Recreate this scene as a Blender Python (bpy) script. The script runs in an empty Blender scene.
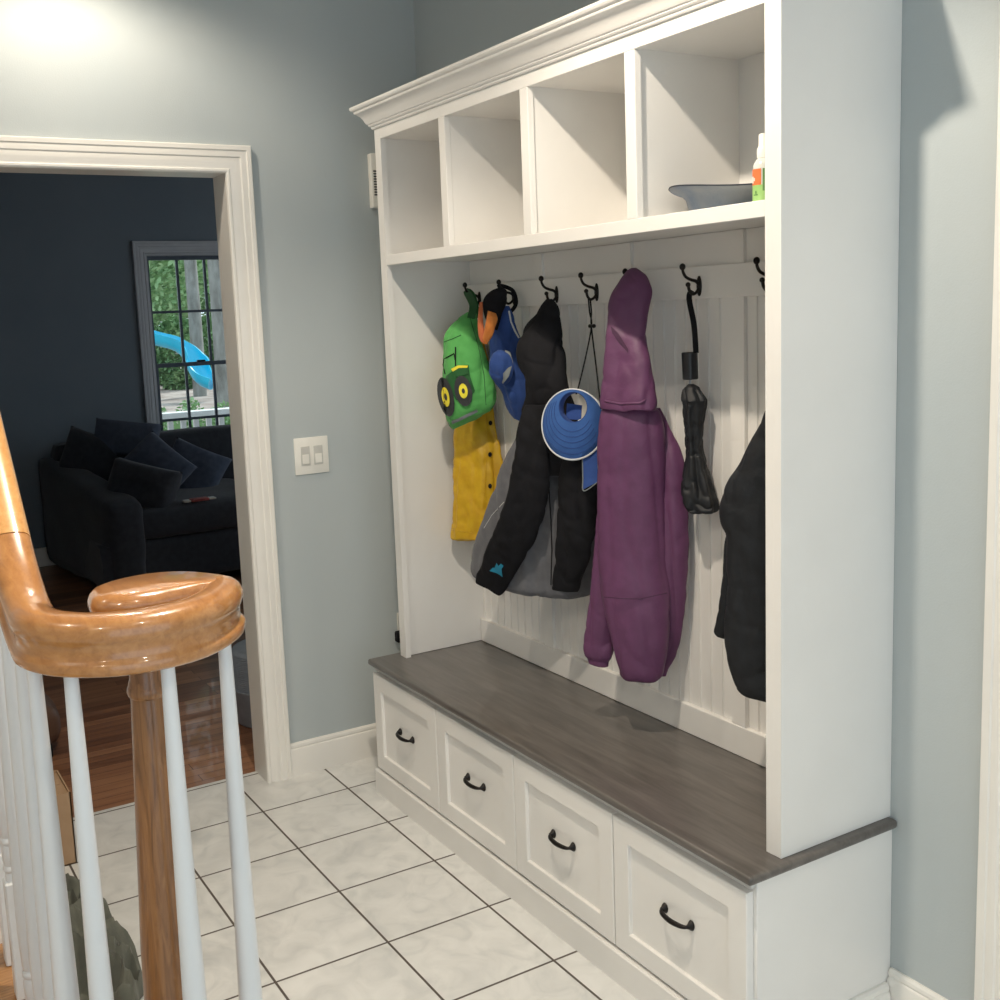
import bpy, bmesh, math, random
from mathutils import Vector, Matrix, noise
from mathutils.bvhtree import BVHTree
PI = math.pi
sc = bpy.context.scene
COL = sc.collection

# ------------------------------------------------------------------ camera
F_PX = 1102.56; PX0 = 465.35; PY0 = 470.39
YAW, PIT, ROL = map(math.radians, (30.192, -8.1345, -2.3544))
CAM = Vector((1.5148, -1.9211, 1.5916))
fwd = Vector((-math.cos(YAW)*math.cos(PIT), math.sin(YAW)*math.cos(PIT), math.sin(PIT)))
r0 = fwd.cross(Vector((0, 0, 1))).normalized(); u0 = r0.cross(fwd)
RV = math.cos(ROL)*r0 + math.sin(ROL)*u0
UV = -math.sin(ROL)*r0 + math.cos(ROL)*u0
cd = bpy.data.cameras.new('camera'); cam = bpy.data.objects.new('camera', cd); COL.objects.link(cam)
cd.sensor_width = 36; cd.lens = F_PX/1000*36; cd.shift_x = (500-PX0)/1000; cd.shift_y = (PY0-500)/1000
cd.clip_start = .02; cd.clip_end = 200
M = Matrix((RV, UV, -fwd)).transposed().to_4x4(); M.translation = CAM
cam.matrix_world = M
sc.camera = cam

def ray(u, v): return fwd + RV*((u-PX0)/F_PX) - UV*((v-PY0)/F_PX)
def at(u, v, Y):                      # point of the place on the upright plane y = Y
    d = ray(u, v); return CAM + d*((Y-CAM.y)/d.y)
def atx(u, v, X):
    d = ray(u, v); return CAM + d*((X-CAM.x)/d.x)
def atz(u, v, Z):
    d = ray(u, v); return CAM + d*((Z-CAM.z)/d.z)
def atp(u, v, P, n):
    d = ray(u, v); return CAM + d*((P-CAM).dot(n)/d.dot(n))

# ------------------------------------------------------------------ materials
def s2l(c): return tuple((x/12.92 if x <= .04045 else ((x+.055)/1.055)**2.4) for x in c)
def rgb(r, g, b): return s2l((r/255, g/255, b/255))+(1,)
MATS = {}
def newmat(name):
    m = bpy.data.materials.new(name); m.use_nodes = True
    nt = m.node_tree; b = nt.nodes['Principled BSDF']; return m, nt, b
def N(nt, t, **k):
    n = nt.nodes.new(t)
    for a, v in k.items(): setattr(n, a, v)
    return n
def ramp(nt, stops):
    r = N(nt, 'ShaderNodeValToRGB'); e = r.color_ramp.elements
    e[0].position, e[0].color = stops[0]; e[1].position, e[1].color = stops[-1]
    for p, c in stops[1:-1]:
        x = e.new(p); x.color = c
    return r
def mat(name, c, rough=.5, c2=None, scale=8, bump=0, bscale=60, metal=0, coat=0, stretch=(1, 1, 1), sheen=0, spec=None, detail=4, lo=.35, hi=.65):
    if name in MATS: return MATS[name]
    m, nt, b = newmat(name); L = nt.links
    b.inputs['Base Color'].default_value = c; b.inputs['Roughness'].default_value = rough
    b.inputs['Metallic'].default_value = metal
    b.inputs['Coat Weight'].default_value = coat; b.inputs['Coat Roughness'].default_value = .08
    if sheen: b.inputs['Sheen Weight'].default_value = sheen
    if spec is not None: b.inputs['Specular IOR Level'].default_value = spec
    tc = N(nt, 'ShaderNodeTexCoord'); mp = N(nt, 'ShaderNodeMapping'); mp.inputs['Scale'].default_value = stretch
    L.new(tc.outputs['Object'], mp.inputs['Vector'])
    if c2:
        n = N(nt, 'ShaderNodeTexNoise'); n.inputs['Scale'].default_value = scale; n.inputs['Detail'].default_value = detail
        L.new(mp.outputs[0], n.inputs['Vector'])
        r = ramp(nt, [(lo, c), (hi, c2)]); L.new(n.outputs['Fac'], r.inputs[0]); L.new(r.outputs[0], b.inputs['Base Color'])
    if bump:
        n = N(nt, 'ShaderNodeTexNoise'); n.inputs['Scale'].default_value = bscale; n.inputs['Detail'].default_value = 5
        L.new(mp.outputs[0], n.inputs['Vector'])
        bp = N(nt, 'ShaderNodeBump'); bp.inputs['Strength'].default_value = bump; bp.inputs['Distance'].default_value = .01
        L.new(n.outputs['Fac'], bp.inputs['Height']); L.new(bp.outputs[0], b.inputs['Normal'])
    MATS[name] = m; return m

wall_m = mat('wall_paint', rgb(183, 190, 191), .62, rgb(180, 188, 190), 3, .06, 260)
white_m = mat('white_paint', rgb(236, 234, 230), .34, rgb(232, 230, 226), 4, .02, 90)
trim_m = mat('trim_paint', rgb(238, 235, 228), .3, rgb(233, 230, 224), 4)
ceil_m = mat('ceiling_paint', rgb(235, 233, 228), .8, rgb(230, 229, 225), 3)
black_metal = mat('oil_rubbed_bronze', rgb(30, 27, 26), .38, rgb(38, 34, 32), 40, metal=.6)
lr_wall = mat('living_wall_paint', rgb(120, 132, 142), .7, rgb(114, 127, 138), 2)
plastic_w = mat('white_plastic', rgb(238, 236, 228), .35, rgb(234, 232, 224), 20)
plastic_g = mat('grey_plastic', rgb(205, 204, 198), .4, rgb(200, 199, 193), 20)
dark_slot = mat('dark_slot', rgb(60, 60, 58), .6, rgb(66, 66, 64), 30)

def tile_material():
    m, nt, b = newmat('floor_tile'); L = nt.links
    g = N(nt, 'ShaderNodeNewGeometry'); sp = N(nt, 'ShaderNodeSeparateXYZ'); L.new(g.outputs['Position'], sp.inputs[0])
    T = .305; ds = []; ids = []
    for ax, off in (('X', -1.8019), ('Y', -1.1164)):
        s = N(nt, 'ShaderNodeMath', operation='SUBTRACT'); L.new(sp.outputs[ax], s.inputs[0]); s.inputs[1].default_value = off-40*T
        d = N(nt, 'ShaderNodeMath', operation='DIVIDE'); L.new(s.outputs[0], d.inputs[0]); d.inputs[1].default_value = T
        fl = N(nt, 'ShaderNodeMath', operation='FLOOR'); L.new(d.outputs[0], fl.inputs[0]); ids.append(fl)
        fr = N(nt, 'ShaderNodeMath', operation='FRACT'); L.new(d.outputs[0], fr.inputs[0])
        c = N(nt, 'ShaderNodeMath', operation='SUBTRACT'); L.new(fr.outputs[0], c.inputs[0]); c.inputs[1].default_value = .5
        a = N(nt, 'ShaderNodeMath', operation='ABSOLUTE'); L.new(c.outputs[0], a.inputs[0]); ds.append(a)
    mx = N(nt, 'ShaderNodeMath', operation='MAXIMUM'); L.new(ds[0].outputs[0], mx.inputs[0]); L.new(ds[1].outputs[0], mx.inputs[1])
    mr = N(nt, 'ShaderNodeMapRange'); L.new(mx.outputs[0], mr.inputs[0])
    mr.inputs[1].default_value = .488; mr.inputs[2].default_value = .491   # 0 tile, 1 grout
    cb = N(nt, 'ShaderNodeCombineXYZ'); L.new(ids[0].outputs[0], cb.inputs[0]); L.new(ids[1].outputs[0], cb.inputs[1])
    wn = N(nt, 'ShaderNodeTexWhiteNoise'); L.new(cb.outputs[0], wn.inputs[0])
    va = N(nt, 'ShaderNodeVectorMath', operation='SCALE'); L.new(wn.outputs['Color'], va.inputs[0]); va.inputs['Scale'].default_value = 7
    vb = N(nt, 'ShaderNodeVectorMath', operation='ADD'); L.new(g.outputs['Position'], vb.inputs[0]); L.new(va.outputs[0], vb.inputs[1])
    n1 = N(nt, 'ShaderNodeTexNoise'); n1.inputs['Scale'].default_value = 11; n1.inputs['Detail'].default_value = 7; n1.inputs['Distortion'].default_value = 1.2
    L.new(vb.outputs[0], n1.inputs['Vector'])
    r = ramp(nt, [(.3, rgb(206, 207, 205)), (.5, rgb(220, 220, 217)), (.7, rgb(228, 228, 225))]); L.new(n1.outputs['Fac'], r.inputs[0])
    mix = N(nt, 'ShaderNodeMix', data_type='RGBA'); L.new(mr.outputs[0], mix.inputs[0]); L.new(r.outputs[0], mix.inputs[6])
    mix.inputs[7].default_value = rgb(92, 84, 78); L.new(mix.outputs[2], b.inputs['Base Color'])
    rr = N(nt, 'ShaderNodeMapRange'); L.new(mr.outputs[0], rr.inputs[0]); rr.inputs[3].default_value = .3; rr.inputs[4].default_value = .9
    L.new(rr.outputs[0], b.inputs['Roughness'])
    bp = N(nt, 'ShaderNodeBump', invert=True); bp.inputs['Strength'].default_value = .5; bp.inputs['Distance'].default_value = .002
    L.new(mr.outputs[0], bp.inputs['Height']); L.new(bp.outputs[0], b.inputs['Normal'])
    return m
def plank_material(name, cols, w, ln, rough, axis='Y', gap=.012, coat=0):
    m, nt, b = newmat(name); L = nt.links
    g = N(nt, 'ShaderNodeNewGeometry'); mp = N(nt, 'ShaderNodeMapping'); L.new(g.outputs['Position'], mp.inputs['Vector'])
    if axis == 'Y': mp.inputs['Rotation'].default_value = (0, 0, PI/2)
    br = N(nt, 'ShaderNodeTexBrick'); L.new(mp.outputs[0], br.inputs['Vector'])
    br.offset = .37; br.inputs['Scale'].default_value = 1; br.inputs['Brick Width'].default_value = ln; br.inputs['Row Height'].default_value = w
    br.inputs['Mortar Size'].default_value = gap*.1; br.inputs['Color1'].default_value = (0, 0, 0, 1); br.inputs['Color2'].default_value = (1, 1, 1, 1); br.inputs['Mortar'].default_value = (.5, .5, .5, 1)
    br.inputs['Bias'].default_value = 0
    ms = N(nt, 'ShaderNodeMapping'); ms.inputs['Scale'].default_value = (2.2, 28, 28); L.new(mp.outputs[0], ms.inputs['Vector'])
    ad = N(nt, 'ShaderNodeVectorMath', operation='ADD'); L.new(ms.outputs[0], ad.inputs[0])
    sc_ = N(nt, 'ShaderNodeVectorMath', operation='SCALE'); L.new(br.outputs['Color'], sc_.inputs[0]); sc_.inputs['Scale'].default_value = 13; L.new(sc_.outputs[0], ad.inputs[1])
    n1 = N(nt, 'ShaderNodeTexNoise'); n1.inputs['Scale'].default_value = 1.4; n1.inputs['Detail'].default_value = 6; n1.inputs['Distortion'].default_value = .8
    L.new(ad.outputs[0], n1.inputs['Vector'])
    mx = N(nt, 'ShaderNodeMix', data_type='FLOAT'); mx.inputs[0].default_value = .45
    L.new(n1.outputs['Fac'], mx.inputs[2]); sp = N(nt, 'ShaderNodeSeparateColor'); L.new(br.outputs['Color'], sp.inputs[0]); L.new(sp.outputs[0], mx.inputs[3])
    r = ramp(nt, [(.2, cols[0]), (.5, cols[1]), (.8, cols[2])]); L.new(mx.outputs[0], r.inputs[0])
    m2 = N(nt, 'ShaderNodeMix', data_type='RGBA'); L.new(br.outputs['Fac'], m2.inputs[0]); L.new(r.outputs[0], m2.inputs[6]); m2.inputs[7].default_value = tuple(x*.3 for x in cols[0][:3])+(1,)
    L.new(m2.outputs[2], b.inputs['Base Color']); b.inputs['Roughness'].default_value = rough
    b.inputs['Coat Weight'].default_value = coat
    return m
def wood(name, cols, rough, axis, sc1=6, coat=0, stretch=14, dist=1.5):
    m, nt, b = newmat(name); L = nt.links
    tc = N(nt, 'ShaderNodeTexCoord'); mp = N(nt, 'ShaderNodeMapping'); L.new(tc.outputs['Object'], mp.inputs['Vector'])
    s = [stretch]*3; s['XYZ'.index(axis)] = 1; mp.inputs['Scale'].default_value = s
    n1 = N(nt, 'ShaderNodeTexNoise'); n1.inputs['Scale'].default_value = sc1; n1.inputs['Detail'].default_value = 7; n1.inputs['Distortion'].default_value = dist
    n1.inputs['Roughness'].default_value = .62
    L.new(mp.outputs[0], n1.inputs['Vector'])
    r = ramp(nt, [(.3, cols[0]), (.5, cols[1]), (.7, cols[2])]); L.new(n1.outputs['Fac'], r.inputs[0]); L.new(r.outputs[0], b.inputs['Base Color'])
    b.inputs['Roughness'].default_value = rough; b.inputs['Coat Weight'].default_value = coat; b.inputs['Coat Roughness'].default_value = .07
    bp = N(nt, 'ShaderNodeBump'); bp.inputs['Strength'].default_value = .06; bp.inputs['Distance'].default_value = .002
    L.new(n1.outputs['Fac'], bp.inputs['Height']); L.new(bp.outputs[0], b.inputs['Normal'])
    return m
tile_m = tile_material()
lr_floor_m = plank_material('oak_floor_planks', [rgb(96, 62, 42), rgb(140, 96, 68), rgb(170, 124, 90)], .057, .9, .35, coat=.2)
oak_m = wood('golden_oak', [rgb(158, 104, 54), rgb(176, 120, 66), rgb(188, 134, 78)], .28, 'X', 14, coat=.9, stretch=6, dist=.4)
oak_v = wood('oak_newel', [rgb(112, 72, 38), rgb(142, 96, 54), rgb(162, 114, 68)], .34, 'Z', 7, coat=.5, stretch=12)
tread_m = wood('oak_tread', [rgb(138, 92, 50), rgb(172, 124, 76), rgb(194, 146, 94)], .35, 'Y', 8, coat=.4, stretch=12)
top_m = wood('grey_stained_top', [rgb(80, 76, 72), rgb(95, 90, 86), rgb(108, 103, 98)], .34, 'X', 4, coat=.25, stretch=9, dist=.6)

# ------------------------------------------------------------------ object helpers
ORG = {}
def link(name, mesh, m, parent=None, smooth=True, ang=40):
    o = bpy.data.objects.new(name, mesh); COL.objects.link(o)
    if m: mesh.materials.append(m)
    if parent is not None:
        org = ORG.get(parent.name, Vector((0, 0, 0)))
        mesh.transform(Matrix.Translation(-org)); o.parent = parent; ORG[o.name] = org
    else:
        xs = [v.co for v in mesh.vertices]
        c = Vector(((min(p.x for p in xs)+max(p.x for p in xs))/2, (min(p.y for p in xs)+max(p.y for p in xs))/2, min(p.z for p in xs)))
        mesh.transform(Matrix.Translation(-c)); o.location = c; ORG[o.name] = c
    if smooth:
        for p in mesh.polygons: p.use_smooth = True
        mesh.set_sharp_from_angle(angle=math.radians(ang))
    return o
def obj(name, bm, m, parent=None, smooth=True, ang=40, recalc=True):
    if recalc: bmesh.ops.recalc_face_normals(bm, faces=bm.faces)
    me = bpy.data.meshes.new(name); bm.to_mesh(me); bm.free()
    return link(name, me, m, parent, smooth, ang)
def tag(o, label, cat, group=None, kind=None):
    o['label'] = label; o['category'] = cat
    if group: o['group'] = group
    if kind: o['kind'] = kind
    return o
def thing(name, loc, label, cat, group=None):
    o = bpy.data.objects.new(name, None); COL.objects.link(o); o.location = loc; o.empty_display_size = .05
    ORG[o.name] = Vector(loc); return tag(o, label, cat, group)
def struct(o): o['kind'] = 'structure'; return o
def copy_tree(o, parent=None):
    c = o.copy(); COL.objects.link(c)
    if parent is not None: c.parent = parent
    for ch in [x for x in bpy.data.objects if x.parent == o]: copy_tree(ch, c)
    return c
def box(bm, x0, x1, y0, y1, z0, z1, bev=0, seg=1):
    t = bmesh.new(); bmesh.ops.create_cube(t, size=1)
    for v in t.verts: v.co = Vector((x0+(v.co.x+.5)*(x1-x0), y0+(v.co.y+.5)*(y1-y0), z0+(v.co.z+.5)*(z1-z0)))
    if bev: bmesh.ops.bevel(t, geom=list(t.edges), offset=bev, segments=seg, profile=.5, affect='EDGES')
    join(bm, t)
def join(bm, t, mx=None):
    if mx: t.transform(mx)
    vs = [bm.verts.new(v.co) for v in t.verts]; t.verts.index_update()
    for f in t.faces:
        try: bm.faces.new([vs[v.index] for v in f.verts])
        except ValueError: pass
    t.free()
def B(*a, **k):
    bm = bmesh.new(); box(bm, *a, **k); return bm
def skin_rings(bm, rings, closed=True, cap0=True, cap1=True, loop=False):
    R = [[bm.verts.new(p) for p in r] for r in rings]; n = len(R[0])
    rng = range(n if closed else n-1)
    for i in range(len(R)-(0 if loop else 1)):
        a, b = R[i], R[(i+1) % len(R)]
        for j in rng:
            k = (j+1) % n; bm.faces.new((a[j], a[k], b[k], b[j]))
    if not loop:
        for c, r, rr in ((cap0, R[0], rings[0]), (cap1, R[-1], rings[-1])):
            if c:
                if n <= 12: bm.faces.new(r)
                else:
                    ce = bm.verts.new(sum((Vector(p) for p in rr), Vector())/n)
                    for j in range(n): bm.faces.new((r[j], r[(j+1) % n], ce))
    return R
def lathe(bm, prof, c, n=28, mx=None):     # prof: (r, z) list
    rings = []
    for r, z in prof:
        ring = [Vector((max(r, 1e-5)*math.cos(2*PI*j/n), max(r, 1e-5)*math.sin(2*PI*j/n), z)) for j in range(n)]
        if mx: ring = [mx @ p for p in ring]
        rings.append([p+Vector(c) for p in ring])
    skin_rings(bm, rings)
def catmull(pts, k=6):
    P = [pts[0]]+list(pts)+[pts[-1]]; out = []
    for i in range(1, len(P)-2):
        a, b, c, d = P[i-1:i+3]
        for s in range(k):
            t = s/k
            out.append(tuple(.5*((2*b[q])+(-a[q]+c[q])*t+(2*a[q]-5*b[q]+4*c[q]-d[q])*t*t+(-a[q]+3*b[q]-3*c[q]+d[q])*t**3) for q in range(len(b))))
    out.append(tuple(pts[-1])); return out
def tube(bm, pts, r, n=10, k=6, rfun=None):
    P = [Vector(p) for p in (catmull([tuple(p) for p in pts], k) if k > 1 else pts)]
    rings = []; up = None
    for i, p in enumerate(P):
        t = (P[min(i+1, len(P)-1)]-P[max(i-1, 0)]).normalized()
        if up is None: up = t.orthogonal().normalized()
        up = (up-t*up.dot(t)).normalized(); s = t.cross(up)
        rr = rfun(i/(len(P)-1)) if rfun else r
        rings.append([p+up*rr*math.cos(2*PI*j/n)+s*rr*math.sin(2*PI*j/n) for j in range(n)])
    skin_rings(bm, rings)
def sweep_profile(bm, path, prof, side):   # flat mouldings: prof in (out, along-width), path given by frames
    rings = []
    for o, a, b in path: rings.append([o+a*p+b*q for p, q in prof])
    skin_rings(bm, rings)

# ------------------------------------------------------------------ room shell
XD = -2.015; CEIL = 2.78; WT = .115
DYR, DYL, DZ = -.717, -1.66, 2.068       # doorway opening
struct(obj('floor', B(XD-WT, 3.2, -3.6, .1, -.1, 0), tile_m))
struct(obj('ceiling', B(-6.6, 3.2, -3.6, 2.6, CEIL, CEIL+.1), ceil_m))
struct(obj('wall_right', B(XD, 3.2, 0, .12, 0, CEIL), wall_m))
bm = bmesh.new()
box(bm, XD-WT, XD, DYR, 2.6, 0, CEIL); box(bm, XD-WT, XD, -3.6, DYL, 0, CEIL); box(bm, XD-WT, XD, DYL, DYR, DZ, CEIL)
struct(obj('wall_left', bm, wall_m))
struct(obj('wall_back', B(XD-WT, 3.2, -3.72, -3.6, 0, CEIL), wall_m))
# living room
LX = -6.3
struct(obj('floor_living', B(LX-.15, XD-WT, -3.6, 2.6, -.1, 0), lr_floor_m))
WY0, WY1, WZ0, WZ1 = .13, .81, .50, 2.085
bm = bmesh.new()
box(bm, LX-.14, LX, -3.6, WY0, 0, CEIL); box(bm, LX-.14, LX, WY1, 2.6, 0, CEIL)
box(bm, LX-.14, LX, WY0, WY1, 0, WZ0); box(bm, LX-.14, LX, WY0, WY1, WZ1, CEIL)
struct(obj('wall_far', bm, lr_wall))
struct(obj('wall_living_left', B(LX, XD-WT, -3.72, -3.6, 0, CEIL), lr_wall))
bm = bmesh.new(); box(bm, LX, -5.4, 2.6, 2.72, 0, CEIL); box(bm, -3.2, XD-WT, 2.6, 2.72, 0, CEIL); box(bm, -5.4, -3.2, 2.6, 2.72, 0, .4); box(bm, -5.4, -3.2, 2.6, 2.72, 2.2, CEIL)  # unseen opening added in this wall so daylight brightens the living room
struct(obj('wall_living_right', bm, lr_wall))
struct(obj('baseboard_far', B(LX, LX+.015, -3.6, 2.6, 0, .13, bev=.004), trim_m))

def casing_profile(w=.086):    # (across width from inner edge, protrusion)
    return [(0, 0), (0, .010), (.004, .013), (.010, .0135), (.013, .011), (.020, .0115), (.030, .0165), (.040, .018), (.046, .0165), (.050, .0195), (.060, .0205), (.068, .0185), (.071, .022), (w-.003, .022), (w, .019), (w, 0)]
# doorway casing: mitred sweep left leg, head, right leg
def casing(x, yl, yr, zt, face=1, z0=0):
    pr = casing_profile(); rings = []
    for (cy, cz, dy, dz) in ((yl, z0, -1, 0), (yl, zt, -1, 1), (yr, zt, 1, 1), (yr, z0, 1, 0)):
        rings.append([Vector((x+face*q, cy+dy*p, cz+dz*p)) for p, q in pr])
    bm = bmesh.new(); skin_rings(bm, rings); return bm
struct(obj('trim_1', casing(XD, DYL, DYR, DZ), trim_m, ang=25))
bm = bmesh.new()
box(bm, XD-WT-.004, XD+.004, DYR-.001, DYR+.016, 0, DZ+.016); box(bm, XD-WT-.004, XD+.004, DYL-.016, DYL+.001, 0, DZ+.016)
box(bm, XD-WT-.004, XD+.004, DYL, DYR, DZ-.001, DZ+.016)
struct(obj('trim_2', bm, trim_m, smooth=False))
struct(obj('trim_3', casing(XD-WT, DYL, DYR, DZ, -1), trim_m, ang=25))
# right hand door casing on the cabinet wall
pr = casing_profile(.09); bm = bmesh.new(); XC = .2235
skin_rings(bm, [[Vector((XC+.09-p, -q, z)) for p, q in pr] for z in (0, CEIL-.35)])
struct(obj('trim_4', bm, trim_m, ang=25))
bm = bmesh.new(); box(bm, XC+.088, XC+1.0, -.012, -.0005, 0.005, CEIL-.35, bev=.003)
struct(obj('door_1', bm, trim_m))
def base_prof(h): return [(0, 0), (.015, 0), (.015, h-.026), (.013, h-.021), (.0095, h-.018), (.0115, h-.012), (.0105, h-.005), (.006, h), (0, h)]
bm = bmesh.new(); skin_rings(bm, [[Vector((XD+p, y, z)) for p, z in base_prof(.1188)] for y in (DYR+.087, -.0005)])
struct(obj('baseboard_left', bm, trim_m, ang=25))
bm = bmesh.new(); skin_rings(bm, [[Vector((x, -p, z)) for p, z in base_prof(.1125)] for x in (.0085, XC)])
struct(obj('baseboard_right', bm, trim_m, ang=25))
bm = bmesh.new(); skin_rings(bm, [[Vector((x, -p, z)) for p, z in base_prof(.1188)] for x in (XD+.012, -1.722)])
struct(obj('baseboard_corner', bm, trim_m, ang=25))
# threshold strip between tile and oak
# ------------------------------------------------------------------ bench cabinet
BX0, BX1 = -1.722, .006; YF = -.408; DF = -.4275; ZT = .4641; ZB = .444
bench = thing('bench_cabinet', (-.86, -.21, 0), 'long white storage bench cabinet with four square drawers along the wall', 'cabinet')
bm = bmesh.new(); box(bm, BX0, BX1, YF, -.0005, .075, ZB, bev=.0015)
obj('body', bm, white_m, bench)
bm = bmesh.new()
skin_rings(bm, [[Vector((x, -.4355+.0+(.018-p), z)) for p, z in [(.0, 0), (.018, 0), (.018, .076), (.015, .0795), (0, .0795)]] for x in (BX0-.006, BX1-.002)])
bm2 = obj('plinth', bm, white_m, bench, ang=25)
# base moulding on the near end of the bench
bm = bmesh.new(); skin_rings(bm, [[Vector((BX1+p, y, z)) for p, z in base_prof(.083)] for y in (-.437, -.018)])
obj('base_moulding', bm, trim_m, bench, ang=25)
bm = bmesh.new(); box(bm, BX0+.004, BX1-.004, -.4315+.012, YF, .425, ZB-.001, bev=.002); obj('top_moulding', bm, mat('bench_shadow_rail', rgb(200, 200, 198), .35, rgb(196, 196, 194), 9), bench)  # white paint greyed to carry the shade under the bench top
def drawer_front(x0, x1, z0, z1, f=.052, dep=.010):
    bm = bmesh.new(); y = DF; e = .002; yb = YF-.0005
    def rect(a, y): return [Vector((x0+a, y, z0+a)), Vector((x1-a, y, z0+a)), Vector((x1-a, y, z1-a)), Vector((x0+a, y, z1-a))]
    skin_rings(bm, [rect(0, yb), rect(0, y+e), rect(e, y), rect(f, y), rect(f+.0015, y+.0015), rect(f+.0015, y+dep)])
    return bm
def handle(cx, cz):
    bm = bmesh.new(); y = DF+.010; h = .043
    for s in (-1, 1):
        mx = Matrix.Rotation(PI/2, 4, 'X')
        t = bmesh.new(); lathe(t, [(.0, -.001), (.0075, -.001), (.0092, .002), (.0075, .006), (.0048, .010), (.0035, .014), (.0, .014)], (0, 0, 0), 18)
        for v in t.verts: v.co.x *= 1; 
        join(bm, t, Matrix.Translation((cx+s*h, y, cz)) @ mx @ Matrix.Diagonal((1, 1.35, 1, 1)))
    pts = [Vector((cx-h, y-.008, cz)), Vector((cx-h*.93, y-.016, cz-.001)), Vector((cx-h*.6, y-.022, cz-.002)), Vector((cx, y-.0245, cz-.003)), Vector((cx+h*.6, y-.022, cz-.002)), Vector((cx+h*.93, y-.016, cz-.001)), Vector((cx+h, y-.008, cz))]
    tube(bm, pts, .004, 12, 8, rfun=lambda t: .0034+.0026*math.sin(PI*t)**2)
    return bm
dxs = [(-1.7215, -1.2945), (-1.2905, -.8665), (-.8625, -.4385), (-.4345, -.0035)]
for x0, x1 in dxs:
    d = obj('drawer', drawer_front(x0, x1, .087, .4165), white_m, bench, ang=30)
    obj('handle', handle((x0+x1)/2, .262), black_metal, d, ang=60)['label'] = 'dark bronze curved drawer pull'
# bench top
def nose(h0, h1, r=.006):
    return None
bm = bmesh.new(); box(bm, -1.731, .0205, -.4405, -.0005, ZB, ZT, bev=.0075, seg=4)
tag(obj('worktop', bm, top_m, ang=50), 'grey-brown stained wood bench top laid over the white drawers', 'worktop')

# ------------------------------------------------------------------ hutch
HX0, HX1 = -1.694, 0.0; YH = -.334; ZR0, ZR1, ZO, ZTOP = 1.749, 1.781, 2.137, 2.20
Z0 = ZT+.0005
hutch = thing('locker_hutch', (-.85, -.17, Z0), 'tall white open locker hutch with four cubbies above a row of hooks', 'shelf unit')
for x0, x1 in ((HX0, HX0+.02), (HX1-.02, HX1)):
    obj('side_panel', B(x0, x1, YH, -.0005, Z0, ZTOP, bev=.0006), white_m, hutch)
SW = .0405
bm = bmesh.new()
for x0, x1 in ((HX0+.0195, HX0+SW), (HX1-SW, HX1-.0195)): box(bm, x0, x1, YH, YH+.0185, Z0, ZTOP)
box(bm, HX0+SW, HX1-SW, YH, YH+.0185, ZR0, ZR1, bev=.0012)
box(bm, HX0+SW, HX1-SW, YH, YH+.0185, ZO, ZTOP, bev=.0012)
for c in (-1.268, -.851, -.437): box(bm, c-.0175, c+.0175, YH, YH+.0185, ZR1, ZO, bev=.0012)
obj('face_frame', bm, white_m, hutch, ang=30)
for c in (-1.268, -.851, -.437): obj('divider', B(c-.009, c+.009, YH+.018, -.02, ZR1-.001, ZO+.03), white_m, hutch, smooth=False)
obj('shelf', B(HX0+.02, HX1-.02, YH+.018, -.018, ZR1-.022, ZR1-.0005), white_m, hutch, smooth=False)
obj('top_panel', B(HX0+.02, HX1-.02, YH+.018, -.0005, ZO+.004, ZO+.02), white_m, hutch, smooth=False)
obj('cubby_back', B(HX0+.02, HX1-.02, -.02, -.0005, ZR1-.022, ZO+.004), white_m, hutch, smooth=False)
# beadboard back
bm = bmesh.new(); prof = []; x = HX0+.02; P_ = .0415
prof.append((x, -.0165))
gx = x+.012
while gx < HX1-.025:
    prof += [(gx-.0022, -.0165), (gx-.001, -.0125), (gx+.001, -.0125), (gx+.0025, -.0165), (gx+.0045, -.018), (gx+.0065, -.0165)]; gx += P_
prof.append((HX1-.02, -.0165)); prof += [(HX1-.02, -.0005), (HX0+.02, -.0005)]
bm = bmesh.new(); R = []
for z in (Z0, ZR1-.0225): R.append([bm.verts.new((a, b, z)) for a, b in prof])
n = len(prof)
for j in range(n): bm.faces.new((R[0][j], R[0][(j+1) % n], R[1][(j+1) % n], R[1][j]))
obj('beadboard_back', bm, white_m, hutch, ang=20)
yb = -.0165
for c in (-1.262, -.846, -.432): obj('batten', B(c-.024, c+.024, yb-.012, yb, .5425, ZR1-.023, bev=.001), white_m, hutch)
obj('upper_panel', B(HX0+.021, HX1-.021, yb-.002, yb+.001, 1.681, ZR1-.0225), white_m, hutch, smooth=False)
obj('hook_board', B(HX0+.021, HX1-.021, yb-.0145, yb+.001, 1.602, 1.681, bev=.0015), white_m, hutch)
obj('lower_rail', B(HX0+.021, HX1-.021, yb-.0145, yb+.001, Z0, .5425, bev=.0015), white_m, hutch)
# crown moulding
cp = [(0, -.030), (.005, -.030), (.0070, -.027), (.0070, -.023), (.011, -.0215), (.0135, -.0185), (.0135, -.0155), (.017, -.014), (.021, -.008), (.025, .001), (.032, .011), (.041, .018), (.045, .020), (.0465, .023), (.0465, .027), (.053, .030), (.056, .035), (.056, .041), (0, .041)]
ZC = 2.2005; rings = []
for (x, y, dx, dy) in ((HX0, -.0005, -1, 0), (HX0, YH, -1, -1), (HX1, YH, 1, -1), (HX1, -.0005, 1, 0)):
    rings.append([Vector((x+dx*p, y+dy*p, ZC+q)) for p, q in cp])
bm = bmesh.new(); skin_rings(bm, rings); obj('crown_moulding', bm, white_m, hutch, ang=22)

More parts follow.
